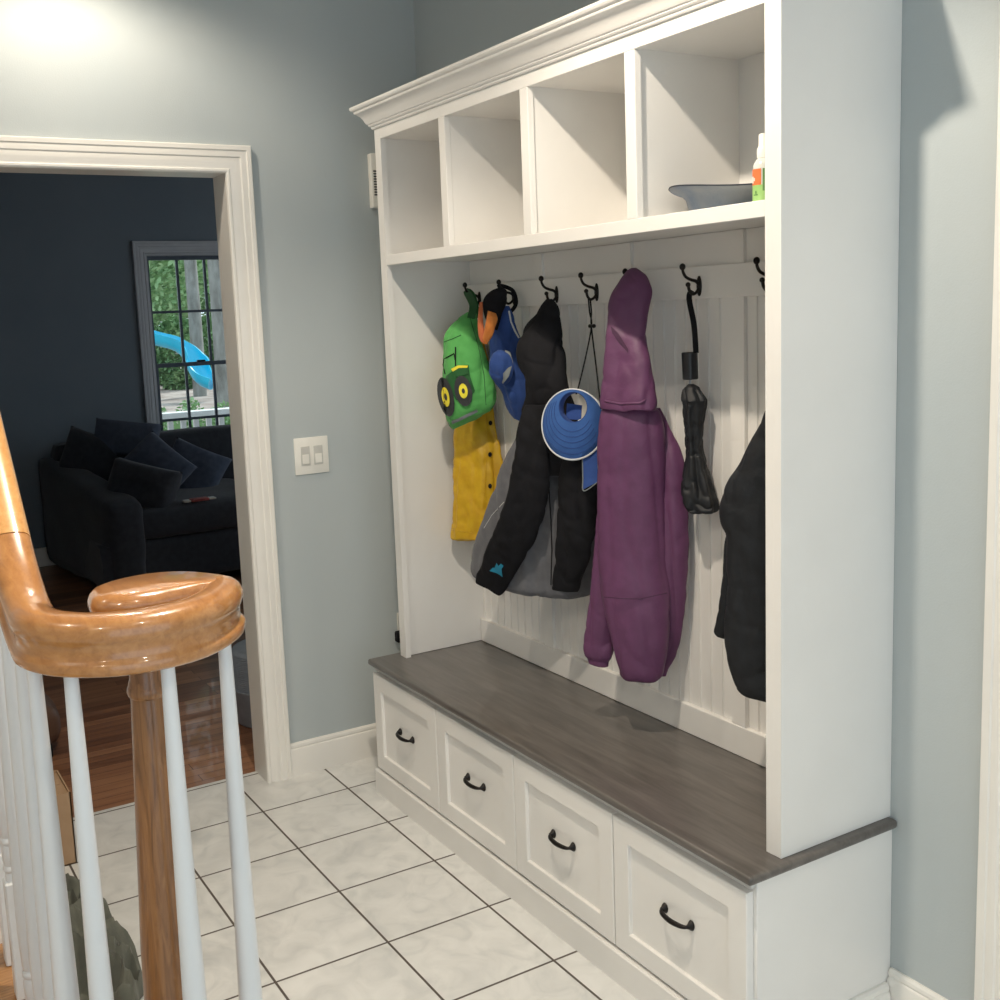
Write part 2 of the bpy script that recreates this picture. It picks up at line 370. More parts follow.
# ------------------------------------------------------------------ coat hooks
YB = yb-.0145
def make_hook(x, zc, label):
    t = thing('coat_hook', (x, YB, zc), label, 'hook', 'coat hooks on the white board')
    bm = bmesh.new()
    tt = bmesh.new(); lathe(tt, [(0, 0), (.0085, 0), (.0085, .002), (.006, .0045), (0, .0045)], (0, 0, 0), 20)
    join(bm, tt, Matrix.Translation((x, YB, zc)) @ Matrix.Rotation(PI/2, 4, 'X') @ Matrix.Diagonal((1, 2.9, 1, 1)))
    obj('back_plate', bm, black_metal, t)
    bm = bmesh.new()
    tube(bm, [(x, YB-.002, zc+.004), (x, YB-.012, zc+.012), (x, YB-.028, zc+.016), (x, YB-.044, zc+.023), (x, YB-.052, zc+.034), (x, YB-.054, zc+.044)], .004, 12, 8, rfun=lambda q: .0042-.0008*q)
    tt = bmesh.new(); bmesh.ops.create_uvsphere(tt, u_segments=16, v_segments=10, radius=.0075)
    join(bm, tt, Matrix.Translation((x, YB-.054, zc+.047)) @ Matrix.Diagonal((1, 1, 1.15, 1)))
    obj('upper_prong', bm, black_metal, t)
    bm = bmesh.new()
    tube(bm, [(x, YB-.002, zc-.006), (x, YB-.012, zc-.016), (x, YB-.024, zc-.019), (x, YB-.033, zc-.010), (x, YB-.036, zc+.002)], .0038, 12, 8)
    tt = bmesh.new(); bmesh.ops.create_uvsphere(tt, u_segments=16, v_segments=10, radius=.0062)
    join(bm, tt, Matrix.Translation((x, YB-.037, zc+.004)))
    obj('lower_prong', bm, black_metal, t)
    return t
HZ = 1.633
hook_x = [-1.595, -1.39, -1.16, -.968, -.775, -.555, -.310, -.13]
hook_l = ['dark bronze coat hook nearest the left side panel, holding the green bag',
          'dark bronze coat hook holding the black and orange duck bag',
          'dark bronze coat hook at the hood tip of the black and grey jacket',
          'dark bronze double coat hook with the blue visor on its cord',
          'dark bronze coat hook under the purple jacket hood',
          'dark bronze double coat hook with the black umbrella strap',
          'empty dark bronze coat hook beside the right side panel',
          'dark bronze coat hook hidden behind the right panel holding a black jacket']
hk = make_hook(hook_x[0], HZ, hook_l[0])
for x, l in list(zip(hook_x, hook_l))[1:]:
    c = copy_tree(hk); c.location = (x, YB, HZ); c['label'] = l

# ------------------------------------------------------------------ cloth lofts
hdir = Vector((RV.x, RV.y, 0)).normalized()
def loft(bm, rows, nt=88, k=12, thin=.6, folds=(), crumple=.004, wr=.006, cs=14, seed=0, phi=35, gap=.004, clampx=None, cap=True, edge=0):
    """rows: (v, uL, uR, [vR-vL tilt], [y centre or None]) outline of a hanging cloth; real depth and wrinkles around it."""
    phi = math.radians(phi)
    e1 = Vector((math.cos(phi), math.sin(phi), 0)); e2 = Vector((-math.sin(phi), math.cos(phi), 0))
    base = []
    for r in rows:
        r = list(r)+[0, None][len(r)-3:] if len(r) < 5 else list(r)
        v, uL, uR, tl, yc = r
        uc = (uL+uR)/2; y = yc if yc is not None else -.12
        for it in range(4):
            P = at(uc, v, y); dz = (P-CAM).dot(fwd); W = max((uR-uL)/2*dz/F_PX, .001)
            a = W/math.sqrt((e1.dot(hdir))**2+(thin*e2.dot(hdir))**2); b = a*thin
            hy = math.sqrt((a*e1.y)**2+(b*e2.y)**2)
            if yc is None: y = YB-gap-hy
        base.append((P.x, P.y, P.z, a, b, tl*dz/F_PX/max(2*W, .002)))
    rr = catmull(base, k); rings = []; H = len(rr); ztop = rr[0][2]
    for i, (x, y, z, a, b, tl) in enumerate(rr):
        ring = []; q = i/(H-1); size = min(1, a/.05)
        for j in range(nt):
            th = 2*PI*j/nt; m = 1.0; env = min(1, q*4)
            for (kk, am, ph, tw) in folds: m += am*env*math.sin(kk*th+ph+tw*q)
            d = e1*(a*math.cos(th)*m)+e2*(b*math.sin(th)*m)
            p = Vector((x, y, z))+d; dn = d.normalized()
            # long hanging folds, sharp in the valleys
            wv = noise.noise(Vector((p.x*13+seed, p.y*13, (p.z+.25*p.x)*1.7)))
            f1 = 1-min(1, abs(wv)*3.2)
            # diagonal crumples
            w2 = noise.noise(Vector((p.x*cs+p.z*cs*.8, p.y*cs-p.z*cs*.45+seed, p.z*cs*.7)))
            f2 = 1-min(1, abs(w2)*3.0)
            w3 = noise.noise(p*34+Vector((0, seed, 0)))
            disp = -wr*f1**1.6-crumple*f2**1.8+crumple*.35*w3+wr*.8*noise.noise(Vector((p.x*7, p.y*7+seed, p.z*1.8)))
            p += dn*disp*size
            p.z -= tl*d.dot(hdir)
            if q > .9: p.z += crumple*1.2*noise.noise(Vector((p.x*25, p.y*25, seed)))*size
            if p.y > YB-.002: p.y = YB-.002
            if clampx and p.x > clampx: p.x = clampx
            ring.append(p)
        rings.append(ring)
    skin_rings(bm, rings, cap0=cap, cap1=cap)
def cloth(name, rows, m, parent, **k):
    bm = bmesh.new(); loft(bm, rows, **k); return obj(name, bm, m, parent, ang=75)
def bvh_of(o):
    me = o.data; org = ORG[o.name]
    return BVHTree.FromPolygons([v.co+org for v in me.vertices], [tuple(p.vertices) for p in me.polygons])
def hit(bvhs, u, v, off=.002, fb=None):
    best = None; d = ray(u, v).normalized()
    for b in bvhs:
        h = b.ray_cast(CAM, d)
        if h[0] and (best is None or h[3] < best[3]): best = h
    if best is None: return fb
    return best[0]-d*off
def patch(name, pts, bvhs, m, parent, off=.002, th=.0015, rings=4, bulge=0):
    """sewn-on piece following the cloth below it"""
    n = len(pts); cu = sum(p[0] for p in pts)/n; cv = sum(p[1] for p in pts)/n
    c = hit(bvhs, cu, cv, off+bulge)
    if c is None: return None
    bm = bmesh.new(); F = [[c]]
    for k in range(1, rings+1):
        t = k/rings; row = []
        for (u, v) in pts:
            uu, vv = cu+(u-cu)*t, cv+(v-cv)*t
            h = hit(bvhs, uu, vv, off+bulge*(1-t*t))
            if h is None or (h-c).length > .12: h = atp(uu, vv, c, fwd)
            row.append(h)
        F.append(row)
    d = -fwd*th
    def layer(o): return [[bm.verts.new(p+o) for p in row] for row in F]
    A, Z = layer(d), layer(Vector())
    for L_, fl in ((A, 0), (Z, 1)):
        for j in range(n):
            k = (j+1) % n; f = [L_[0][0], L_[1][j], L_[1][k]]; bm.faces.new(f[::-1] if fl else f)
            for a, b in zip(L_[1:-1], L_[2:]):
                f = [a[j], b[j], b[k], a[k]]; bm.faces.new(f[::-1] if fl else f)
    for j in range(n): k = (j+1) % n; bm.faces.new((A[-1][j], Z[-1][j], Z[-1][k], A[-1][k]))
    return obj(name, bm, m, parent, ang=50)
def ell(cu, cv, a, b, rot=0, n=28):
    r = math.radians(rot); return [(cu+a*math.cos(t)*math.cos(r)-b*math.sin(t)*math.sin(r), cv+a*math.cos(t)*math.sin(r)+b*math.sin(t)*math.cos(r)) for t in (2*PI*i/n for i in range(n))]
def dens(poly, k=4):
    out = []
    for i, p in enumerate(poly):
        q = poly[(i+1) % len(poly)]
        for s in range(k): out.append((p[0]+(q[0]-p[0])*s/k, p[1]+(q[1]-p[1])*s/k))
    return out
def line_on(name, pts, bvhs, m, parent, r=.0015, off=.001, n=6):
    P = []
    for (a, b) in zip(pts[:-1], pts[1:]):
        for s in range(n):
            h = hit(bvhs, a[0]+(b[0]-a[0])*s/n, a[1]+(b[1]-a[1])*s/n, off)
            if h is not None: P.append(h)
    h = hit(bvhs, pts[-1][0], pts[-1][1], off)
    if h is not None: P.append(h)
    bm = bmesh.new(); tube(bm, P, r, 8, 1); return obj(name, bm, m, parent, ang=80)
def fab(name, c, c2=None, rough=.8, sheen=.1, bump=.15, bs=350, spec=.3):
    return mat(name, c, rough, c2 or tuple(min(1, x*1.12) for x in c[:3])+(1,), 30, bump, bs, sheen=sheen, spec=spec)
yellow_m = fab('yellow_raincoat', rgb(208, 168, 28), rgb(196, 152, 22), .45, 0, .1, 60, .5)
green_m = fab('green_fabric', rgb(82, 160, 82), rgb(90, 170, 90), .75)
dgreen_m = fab('dark_green_fabric', rgb(34, 88, 44), None, .7)
black_f = fab('black_fabric', rgb(20, 20, 23), rgb(26, 26, 30), .8, 0, .12, 300, .2)
black_r = fab('black_nylon', rgb(21, 23, 27), rgb(28, 31, 36), .55, 0, .12, 60, .35)
charcoal_m = fab('charcoal_applique', rgb(48, 50, 52), None, .6)
yel2 = fab('yellow_felt', rgb(226, 212, 60), None, .7)
grey_f = fab('grey_softshell', rgb(104, 105, 110), rgb(94, 95, 100), .8)
purple_m = fab('purple_nylon', rgb(101, 60, 95), rgb(94, 55, 88), .5, 0, .1, 70, .4)
purple_d = fab('purple_lining', rgb(66, 36, 62), None, .7)
blue_m = fab('royal_blue_fabric', rgb(40, 68, 128), rgb(46, 76, 140), .75)
visor_m = fab('visor_blue', rgb(58, 96, 158), rgb(52, 88, 148), .8, 0)
orange_m = fab('orange_felt', rgb(208, 128, 58), rgb(196, 112, 48), .75)
orange_d = fab('orange_felt_deep', rgb(176, 96, 58), None, .75)
silver_m = fab('reflective_grey', rgb(118, 124, 126), None, .5)
lgrey_m = fab('light_grey_fabric', rgb(206, 208, 208), None, .7)
logo_m = fab('teal_print', rgb(30, 130, 160), None, .6)

# 1 yellow raincoat
rc = thing('raincoat', at(475, 535, -.12), 'yellow child raincoat with dark snaps hanging below the green tractor bag', 'coat')
yb_ = cloth('body', [(330, 468, 482), (350, 463, 484), (370, 460, 488), (400, 457, 491), (430, 454, 497), (466, 452, 501), (510, 449, 503, -4), (532, 447.5, 503, -5), (537, 448, 502, -5), (538, 451, 499, -5)], yellow_m, rc, thin=.45, folds=[(5, .09, 1.0, 1.0), (8, .05, 0, .6)], crumple=.005, wr=.012, seed=3)
bv = [bvh_of(yb_)]
for (u, v) in ((490.5, 423), (490, 454.5), (490, 486)):
    patch('button', ell(u, v, 1.9, 2.4), bv, black_f, rc, .003, .002, 2)
line_on('placket_seam', [(486, 415), (487, 440), (486, 470), (484, 500)], bv, yellow_m, rc, .0012)
line_on('hem_seam', [(449, 529), (460, 531), (472, 533)], bv, yellow_m, rc, .001)

# 2 green tractor bag
bp_ = thing('tractor_backpack', at(468, 428, -.2), 'small bright green backpack with a dark green tractor patch', 'backpack')
gb = cloth('body', [(312, 467, 476, 0, -.13), (318, 457, 478, 0, -.14), (326, 449, 479, 0, -.15), (336, 443, 481, 0, -.16), (355, 441, 487, 0, -.165), (375, 440, 492, -2, -.165), (391, 440, 496, -4, -.165), (406, 442, 496, -9, -.165), (416, 445, 492, -12, -.165), (423, 450, 482, -12, -.165)], green_m, bp_, thin=.66, folds=[(3, .03, 0, 1), (7, .015, 1, 2)], crumple=.003, seed=8)
gv = [bvh_of(gb)]
bm = bmesh.new()
p0 = at(471, 315, -.13); p1 = at(476, 297, -.09); p2 = at(473, 291, -.085)
def ribbon(bm, pts, w, th, wd=None, k=5):
    P = [Vector(p) for p in catmull([tuple(p) for p in pts], k)]; rings = []
    for i, p in enumerate(P):
        t = (P[min(i+1, len(P)-1)]-P[max(i-1, 0)]).normalized()
        s = (wd - t*wd.dot(t)).normalized() if wd else t.cross(fwd).normalized(); n_ = t.cross(s).normalized()
        rings.append([p+s*w/2+n_*th/2, p-s*w/2+n_*th/2, p-s*w/2-n_*th/2, p+s*w/2-n_*th/2])
    skin_rings(bm, rings)
hx = hook_x[0]
ribbon(bm, [at(471, 318, -.15), at(473, 305, -.115), Vector((hx-.0, YB-.046, HZ+.024)), Vector((hx+.006, YB-.030, HZ+.006)), Vector((hx+.012, YB-.02, HZ-.06))], .024, .003)
obj('hanging_strap', bm, dgreen_m, bp_, ang=50)['label'] = 'dark green hanging strap'
patch('tractor_body', dens([(446, 376), (459, 366), (468.5, 365), (470, 376), (475, 391), (466, 402), (456, 400), (450, 390), (445, 380)], 3), gv, dgreen_m, bp_, .002)
patch('tractor_grille', dens([(451, 369), (458, 365.5), (468, 365.5), (467, 368.5), (459, 369), (453, 372)], 3), gv, yel2, bp_, .0045)
patch('bonnet', dens([(453, 371.5), (459, 368), (467.5, 367.8), (468, 374), (456, 377)], 3), gv, dgreen_m, bp_, .006)
w1 = patch('wheel', ell(445.8, 397, 7.8, 20, -12), gv, charcoal_m, bp_, .005, .003)
patch('hub', ell(445.6, 397, 3.7, 10, -10), gv, yel2, w1, .0125, .002); patch('axle', ell(445.6, 397, 1.4, 3.6, -10), gv, charcoal_m, w1, .015, .001, 2)
w2 = patch('wheel', ell(463.3, 391, 8.6, 15.5, -12), gv, charcoal_m, bp_, .008, .003)
patch('hub', ell(463.3, 391, 4.3, 7.5, -8), gv, yel2, w2, .012, .002); patch('axle', ell(463.3, 391, 1.6, 2.6, -8), gv, charcoal_m, w2, .0145, .001, 2)
line_on('cab_frame', [(445, 374), (442, 360), (454, 353.5), (455, 360)], gv, black_f, bp_, .0016, .003)
line_on('exhaust_pipe', [(455.5, 366), (455.5, 347)], gv, black_f, bp_, .002, .003)
line_on('zip', [(444, 342), (452, 339), (461, 335)], gv, dgreen_m, bp_, .0014, .001)
patch('reflective_strip', dens([(448, 422), (458, 418.5), (468, 413.5), (477, 409.5), (478, 412), (469, 416.5), (459, 421.5), (449, 425.5)], 3), gv, silver_m, bp_, .002, .001)
line_on('side_seam', [(470, 318), (478, 345), (484, 375), (486, 405)], gv, dgreen_m, bp_, .0012, .0)

# 3 duck bag
dk = thing('duck_backpack', at(510, 420, -.1), 'blue bag topped with a black duck head and orange beak', 'bag')
db = cloth('body', [(306, 501, 509, 0, -.10), (314, 498, 513, 0, -.10), (325, 494, 516, 0, -.10), (345, 489, 522, 0, -.10), (362, 490, 526, 0, -.10), (378, 493, 528, 0, -.10), (392, 500, 528, 3, -.095), (404, 504, 527, 4, -.09), (413, 508, 524, 5, -.085), (420, 514, 521, 3, -.08)], blue_m, dk, thin=.6, folds=[(4, .07, .5, 2), (7, .04, 2, -2)], crumple=.005, seed=12)
cloth('pocket', [(350, 497, 503, 0, -.15), (355, 491, 509, 2, -.155), (364, 488, 512, 3, -.155), (374, 488, 511, 4, -.155), (381, 492, 508, 4, -.15), (384, 498, 504, 2, -.15)], blue_m, dk, thin=.6, folds=[(5, .08, 0, 2)], crumple=.004, seed=14)
cloth('head', [(288, 497, 503, 0, -.13), (291, 490, 508, 0, -.135), (298, 484, 508, 0, -.14), (306, 482, 506, 0, -.14), (315, 483, 502, 2, -.14), (323, 487, 499, 3, -.14), (329, 490, 497, 3, -.14)], black_f, dk, thin=.7, crumple=.003, seed=20)
cloth('beak', [(312, 488, 496, 3, -.175), (318, 487, 497.5, 3, -.18), (326, 485.5, 495.5, 3, -.185), (334, 484, 492.5, 3, -.185), (340, 482.5, 489, 2, -.185), (344, 483, 487, 1, -.185)], orange_m, dk, thin=.6, crumple=.001, seed=1)
cloth('lower_beak', [(302, 479.5, 483, 0, -.18), (312, 478.2, 483.5, 0, -.185), (325, 477.5, 484, 0, -.19), (336, 478.5, 486, 0, -.19), (342, 481, 485.5, 0, -.19)], orange_d, dk, thin=.6, crumple=.001, seed=2)
dv = [bvh_of(db)]
line_on('piping', [(509, 311), (511, 322), (515, 331), (519, 338)], dv, lgrey_m, dk, .0028, .0)
patch('grey_tab', dens([(505, 350), (510, 352), (513, 362), (509, 376), (503, 384), (500, 380), (505, 366)], 2), dv, silver_m, dk, .045, .002, 2)
line_on('trim', [(486, 352), (490, 360), (494, 366)], [bvh_of(db)], lgrey_m, dk, .002, .02)
bm = bmesh.new(); hx = hook_x[1]
ribbon(bm, [at(505, 292, -.12), Vector((hx, YB-.054, HZ+.036)), Vector((hx+.01, YB-.03, HZ+.03)), Vector((hx+.03, YB-.02, HZ+.015)), Vector((hx+.038, YB-.018, HZ-.02)), Vector((hx+.022, YB-.03, HZ-.045)), at(506, 312, -.08)], .012, .003)
obj('hanging_loop', bm, black_f, dk, ang=50)

# 4 black and grey jacket
jk = thing('softshell_jacket', at(530, 592, -.12), 'black and grey hooded child jacket with a small blue print on its sleeve', 'jacket')
bd = cloth('body', [(392, 532, 566, 0, -.15), (410, 526, 574, 0, -.13), (435, 518, 584, 0, -.13), (465, 504, 591, 0, -.13), (500, 490, 595, 0, -.13), (540, 479, 593, 0, -.13), (572, 472, 591, 0, -.13), (584, 476, 589, 0, -.13), (592, 500, 576, 0, -.13)], grey_f, jk, thin=.36, phi=22, seed=31, folds=[(4, .03, 1, 1)], crumple=.003, wr=.014)
cloth('yoke', [(385, 533, 567, 0, -.165), (395, 526, 571, 0, -.16), (415, 519, 578, 0, -.155), (440, 516, 590, 0, -.15), (462, 517, 595, 0, -.145), (472, 524, 592, 0, -.145)], black_f, jk, thin=.55, phi=22, seed=33, crumple=.004, wr=.007)
cloth('hood', [(299, 546, 552, 0, -.095), (303, 542, 556, 0, -.10), (310, 537, 558.5, 0, -.11), (320, 529, 559.5, 0, -.125), (333, 521, 561, 0, -.14), (348, 517, 563, 0, -.155), (364, 519, 565, 0, -.165), (380, 524, 567, 0, -.17), (396, 525, 569, 0, -.17), (412, 522, 566, 0, -.17), (424, 528, 560, 0, -.17)], black_f, jk, thin=.6, phi=30, seed=35, folds=[(3, .04, 1, 2)], crumple=.004, wr=.008)
s1 = cloth('sleeve', [(405, 524, 550, 0, -.21), (420, 518, 550, 0, -.22), (445, 515, 549, 2, -.23), (475, 509, 549, 4, -.235), (505, 504, 545, 6, -.24), (535, 494, 534, 12, -.245), (560, 485, 518, 14, -.25), (578, 478, 509, 13, -.25), (588, 476.5, 503, 11, -.25), (590, 481, 499, 11, -.25)], black_f, jk, thin=.5, phi=40, seed=37, folds=[(3, .03, 1, 2)], crumple=.004, wr=.004)
s2 = cloth('sleeve', [(445, 570, 592, 0, -.16), (465, 561, 597, 0, -.165), (490, 557, 598, 0, -.165), (520, 556, 596, 0, -.165), (545, 554.5, 593, 0, -.165), (570, 552.5, 586, 0, -.165), (588, 551, 580, 0, -.165), (591, 554, 577, 0, -.165)], black_f, jk, thin=.5, phi=30, seed=39, folds=[(3, .03, 1, 2)], crumple=.004, wr=.006)
sv = [bvh_of(s1)]
patch('printed_mark', dens([(489.5, 571), (493, 567.5), (494, 569), (496.5, 563), (498.5, 566), (501, 563.5), (503.5, 566), (501.5, 569), (502.5, 577), (499, 574.5), (496.5, 573)], 2), sv, logo_m, jk, .002, .0008, 3)
line_on('front_zip', [(547, 462), (549, 490), (551, 520), (552, 550), (551, 585)], [bvh_of(bd)], black_f, jk, .002, .0)
line_on('side_seam', [(504, 502), (492, 515), (484, 528)], [bvh_of(bd)], lgrey_m, jk, .001, .0)
bm = bmesh.new(); hx = hook_x[2]
ribbon(bm, [at(549, 302, -.10), Vector((hx, YB-.05, HZ+.033)), Vector((hx, YB-.02, HZ+.016)), Vector((hx, YB-.015, HZ-.03))], .01, .003)
bm.free()

# 5 blue visor
vz = thing('sun_visor', at(575, 455, -.13), 'blue child sun visor with white edging hanging from a black cord', 'hat')
Pc = at(574, 424, -.20); nV = Vector((.62, -.76, .12)).normalized()
def vp(u, v, d=0): return atp(u, v, Pc, nV)+nV*d
bm = bmesh.new(); rings = []; NR = 7; outer = []; inner = []
for i in range(56):
    t = 2*PI*i/56
    ou, ov = 573+31.5*math.cos(t), 424.5+35*math.sin(t)
    iu, iv = 576+14*math.cos(t), 407.5+15*math.sin(t)
    outer.append((ou, ov)); inner.append((iu, iv))
    row = []
    for k in range(NR):
        q = k/(NR-1); row.append(vp(iu+(ou-iu)*q, iv+(ov-iv)*q, .03*(1-q**2)-.006*math.cos(2*t)*q))
    back = [p-nV*.003 for p in reversed(row)]
    rings.append(row+back)
skin_rings(bm, rings, loop=True)
obj('brim', bm, visor_m, vz, ang=60)
bm = bmesh.new(); P = [vp(ou, ov, -.0015-.006*math.cos(4*PI*i/56)) for i, (ou, ov) in enumerate(outer)]; P.append(P[0]); tube(bm, P, .0032, 8, 1)
obj('edging', bm, lgrey_m, vz, ang=80)['label'] = 'white edging of the brim'
for q in (.25, .4, .55, .7, .85):
    bm = bmesh.new(); P = []
    for i in range(4, 34):
        (iu, iv), (ou, ov) = inner[i], outer[i]; t = 2*PI*i/56
        P.append(vp(iu+(ou-iu)*q, iv+(ov-iv)*q, .0302*(1-q**2)-.006*math.cos(2*t)*q))
    tube(bm, P, .0009, 6, 1); obj('stitching', bm, blue_m, vz, ang=80)
bm = bmesh.new(); rings = []
for i in range(41):
    t = 2*PI*i/40; iu, iv = 576+14.2*math.cos(t), 407.5+15.2*math.sin(t)
    a = vp(iu, iv, .031); b = vp(iu, iv, -.012); cc_ = vp(576, 407.5, 0)
    rings.append([a, b, b+(cc_-b).normalized()*.002, a+(cc_-a).normalized()*.002])
skin_rings(bm, rings[:-1], loop=True); obj('headband', bm, blue_m, vz, ang=60)
bm = bmesh.new(); skin_rings(bm, [[vp(u, v, d) for u, v, d in ((580, 420.5, .024), (588, 417, .024), (596, 419, .016), (596, 422, .016), (585, 424.5, .024))], [vp(u, v, d-.002) for u, v, d in ((580, 420.5, .024), (588, 417, .024), (596, 419, .016), (596, 422, .016), (585, 424.5, .024))]]); obj('inner_flap', bm, lgrey_m, vz, ang=60)
bm = bmesh.new()
skin_rings(bm, [[vp(u, v, d+.0) for u, v in ((582, a), (597, b))]+[vp(u, v, d-.003) for u, v in ((597, b), (582, a))] for a, b, d in ((452, 450, -.005), (465, 463, -.004), (478, 474, -.006), (490, 482, -.004))])
obj('tail_strap', bm, blue_m, vz, ang=60)
bm = bmesh.new(); tube(bm, [vp(582, 453, -.004), vp(582.5, 478, -.004), vp(583.5, 491, -.003), vp(597, 482.5, -.003)], .0016, 8, 5); obj('strap_binding', bm, silver_m, vz, ang=60)
bm = bmesh.new(); skin_rings(bm, [[vp(u, v, d) for u, v in ((565, a), (580, b))]+[vp(u, v, d-.004) for u, v in ((580, b), (565, a))] for a, b, d in ((403, 405, -.02), (410, 410, -.015), (419, 420, -.01))]); obj('back_strap', bm, blue_m, vz, ang=60)
hx = hook_x[3]; hp = Vector((hx, YB-.026, HZ-.016)); bm = bmesh.new()
k0 = at(591.5, 326, -.07)
tube(bm, [hp+Vector((0, -.004, 0)), (hp+k0)/2+Vector((-.004, 0, 0)), k0, (k0+vp(578, 388, .0))/2+Vector((.004, 0, 0)), vp(578, 389, .0), vp(577, 394, .01)], .0022, 8, 6)
tube(bm, [hp+Vector((0, .002, 0)), (hp+k0)/2+Vector((.004, 0, 0)), k0+Vector((.003, -.003, 0)), (k0+vp(601, 409, .0))/2, vp(601, 409, .0)], .0022, 8, 6)
obj('cord', bm, black_f, vz, ang=80)
bm = bmesh.new(); t = bmesh.new(); lathe(t, [(0, -.012), (.005, -.012), (.006, -.008), (.004, -.003), (.004, .003), (.006, .007), (.005, .011), (0, .011)], (0, 0, 0), 14)
join(bm, t, Matrix.Translation(k0+Vector((.008, -.004, 0))) @ Matrix.Rotation(PI/2, 4, Vector((0, 1, 0)))); obj('cord_toggle', bm, black_metal, vz)

# 6 purple jacket
pj = thing('purple_rain_jacket', at(632, 680, -.12), 'long purple hooded rain jacket with elastic cuffs hanging by its hood', 'jacket')
pb = cloth('body', [(400, 610, 650, 0, -.155), (407, 603, 656, 0, -.155), (418, 600, 661, 0, -.155), (440, 598, 664, 0, -.155), (480, 598, 664, 0, -.155), (520, 598, 664, 0, -.155), (560, 598, 666, 0, -.155), (590, 601, 669, 0, -.155), (615, 605, 669.5, 0, -.155), (645, 612, 667, 0, -.155), (668, 617, 664, 0, -.155), (677, 619, 661, 0, -.155), (680, 623, 657, 0, -.155)], purple_m, pj, thin=.5, phi=42, seed=51, folds=[(3, .02, .6, 1)], crumple=.0025, wr=.004, cs=7)
ph = cloth('hood', [(268, 631, 636, 0, -.105), (271, 626, 640, 0, -.11), (278, 620, 647, 0, -.115), (290, 613, 651, 0, -.125), (304, 607.5, 649, 0, -.135), (322, 607, 647, 0, -.145), (345, 605.5, 649, 0, -.155), (372, 603, 653.5, 0, -.162), (392, 602, 656, 0, -.165), (403, 601.5, 657.5, 0, -.165), (409, 603, 657, 0, -.165), (410, 606, 654, 0, -.165)], purple_m, pj, thin=.6, phi=30, seed=53, folds=[(3, .05, 1.8, 2.5)], crumple=.006, wr=.006, cs=8)
cloth('sleeve', [(480, 602, 622, 0, -.19), (510, 597, 621, 0, -.19), (540, 594, 620, 0, -.19), (580, 590.5, 618, 0, -.19), (615, 587, 616, 0, -.19), (638, 583.5, 614, 1, -.19), (648, 582.5, 614, 2, -.19), (656, 584, 612.5, 2, -.19), (660, 587, 609, 2, -.19), (665, 589, 608, 2, -.19), (666, 592, 604, 2, -.19)], purple_m, pj, thin=.55, phi=40, seed=55, folds=[(9, .02, 0, 1)], crumple=.003, wr=.004)
cloth('sleeve', [(408, 652, 660, 0, -.08), (430, 653, 671, 0, -.08), (460, 655, 683, 0, -.08), (500, 657, 686.5, 0, -.08), (540, 658, 688, 0, -.08), (590, 657, 686, 0, -.08), (630, 656, 682, 0, -.08), (655, 656, 676, 0, -.08), (668, 656, 669, 0, -.08), (676, 657, 666, 0, -.08)], purple_m, pj, thin=.5, phi=50, seed=57, folds=[(4, .03, 1, 2)], crumple=.003, wr=.006)
pv = [bvh_of(pb), bvh_of(ph)]
line_on('hem_seam', [(604, 597), (620, 598.5), (640, 599), (667, 593)], [bvh_of(pb)], purple_d, pj, .001, .0)
line_on('hood_brim_seam', [(605, 401), (620, 404), (640, 403), (645, 400)], [bvh_of(ph)], purple_m, pj, .003, .0)
patch('hood_opening', dens([(610.5, 326), (618, 333), (628, 349), (628, 353), (619, 343), (612, 333)], 3), [bvh_of(ph)], purple_d, pj, .0015, .001, 2)
line_on('cuff_seam', [(586, 642), (598, 645), (611, 643)], [bvh_of(pb)], purple_d, pj, .0008, .0) if False else None

# 7 umbrella
um = thing('folding_umbrella', at(700, 512, -.08), 'black folding umbrella hanging by its wrist strap', 'umbrella')
yu = -.075
cloth('canopy', [(384, 688, 694, 0, yu), (387, 685, 699, 0, yu), (391, 683, 701, 0, yu), (399, 682, 706, 0, yu), (403, 682.5, 706.5, 0, yu), (420, 683, 704.5, 0, yu), (440, 684.5, 703.5, 0, yu), (452, 685.5, 704, 0, yu), (462, 684.5, 707, 0, yu), (480, 682, 712, 0, yu), (495, 681.5, 717, 0, yu), (506, 684, 718.5, -3, yu), (511, 690, 717, -3, yu), (513, 697, 713, -2, yu)], black_r, um, thin=.9, phi=0, folds=[(5, .09, 0, 4), (8, .06, 1, -5)], crumple=.006, wr=.008, seed=61, cs=26)
def cyl_px(bm, uc, v0, v1, y, w0, w1, n=24, bev=.002):
    a = at(uc[0], v0, y); b = at(uc[1], v1, y); d = (a-CAM).dot(fwd)
    r0_, r1_ = w0/2*d/F_PX, w1/2*d/F_PX; ax = (a-b); Ln = ax.length; q = Vector((0, 0, 1)).rotation_difference(ax).to_matrix().to_4x4()
    t = bmesh.new(); lathe(t, [(0, 0), (r1_-bev, 0), (r1_, bev), (r0_, Ln-bev), (r0_-bev, Ln), (0, Ln)], (0, 0, 0), n); join(bm, t, Matrix.Translation(b) @ q)
bm = bmesh.new(); cyl_px(bm, (689.5, 690.5), 352, 379.5, yu, 16, 15.5); obj('handle', bm, mat('umbrella_handle', rgb(24, 26, 30), .35, rgb(30, 32, 36), 20), um)
bm = bmesh.new(); cyl_px(bm, (690, 690.5), 378, 390, yu, 2.4, 2.4, 12, .0003); obj('shaft', bm, mat('steel', rgb(150, 152, 155), .3, rgb(160, 162, 165), 20, metal=.9), um)
hx = hook_x[5]; bm = bmesh.new()
ribbon(bm, [Vector((hx-.002, YB-.024, HZ-.010)), Vector((hx, YB-.034, HZ-.03)), at(694, 325, yu), at(696, 353, yu)], .013, .004)
obj('wrist_strap', bm, black_f, um, ang=50)

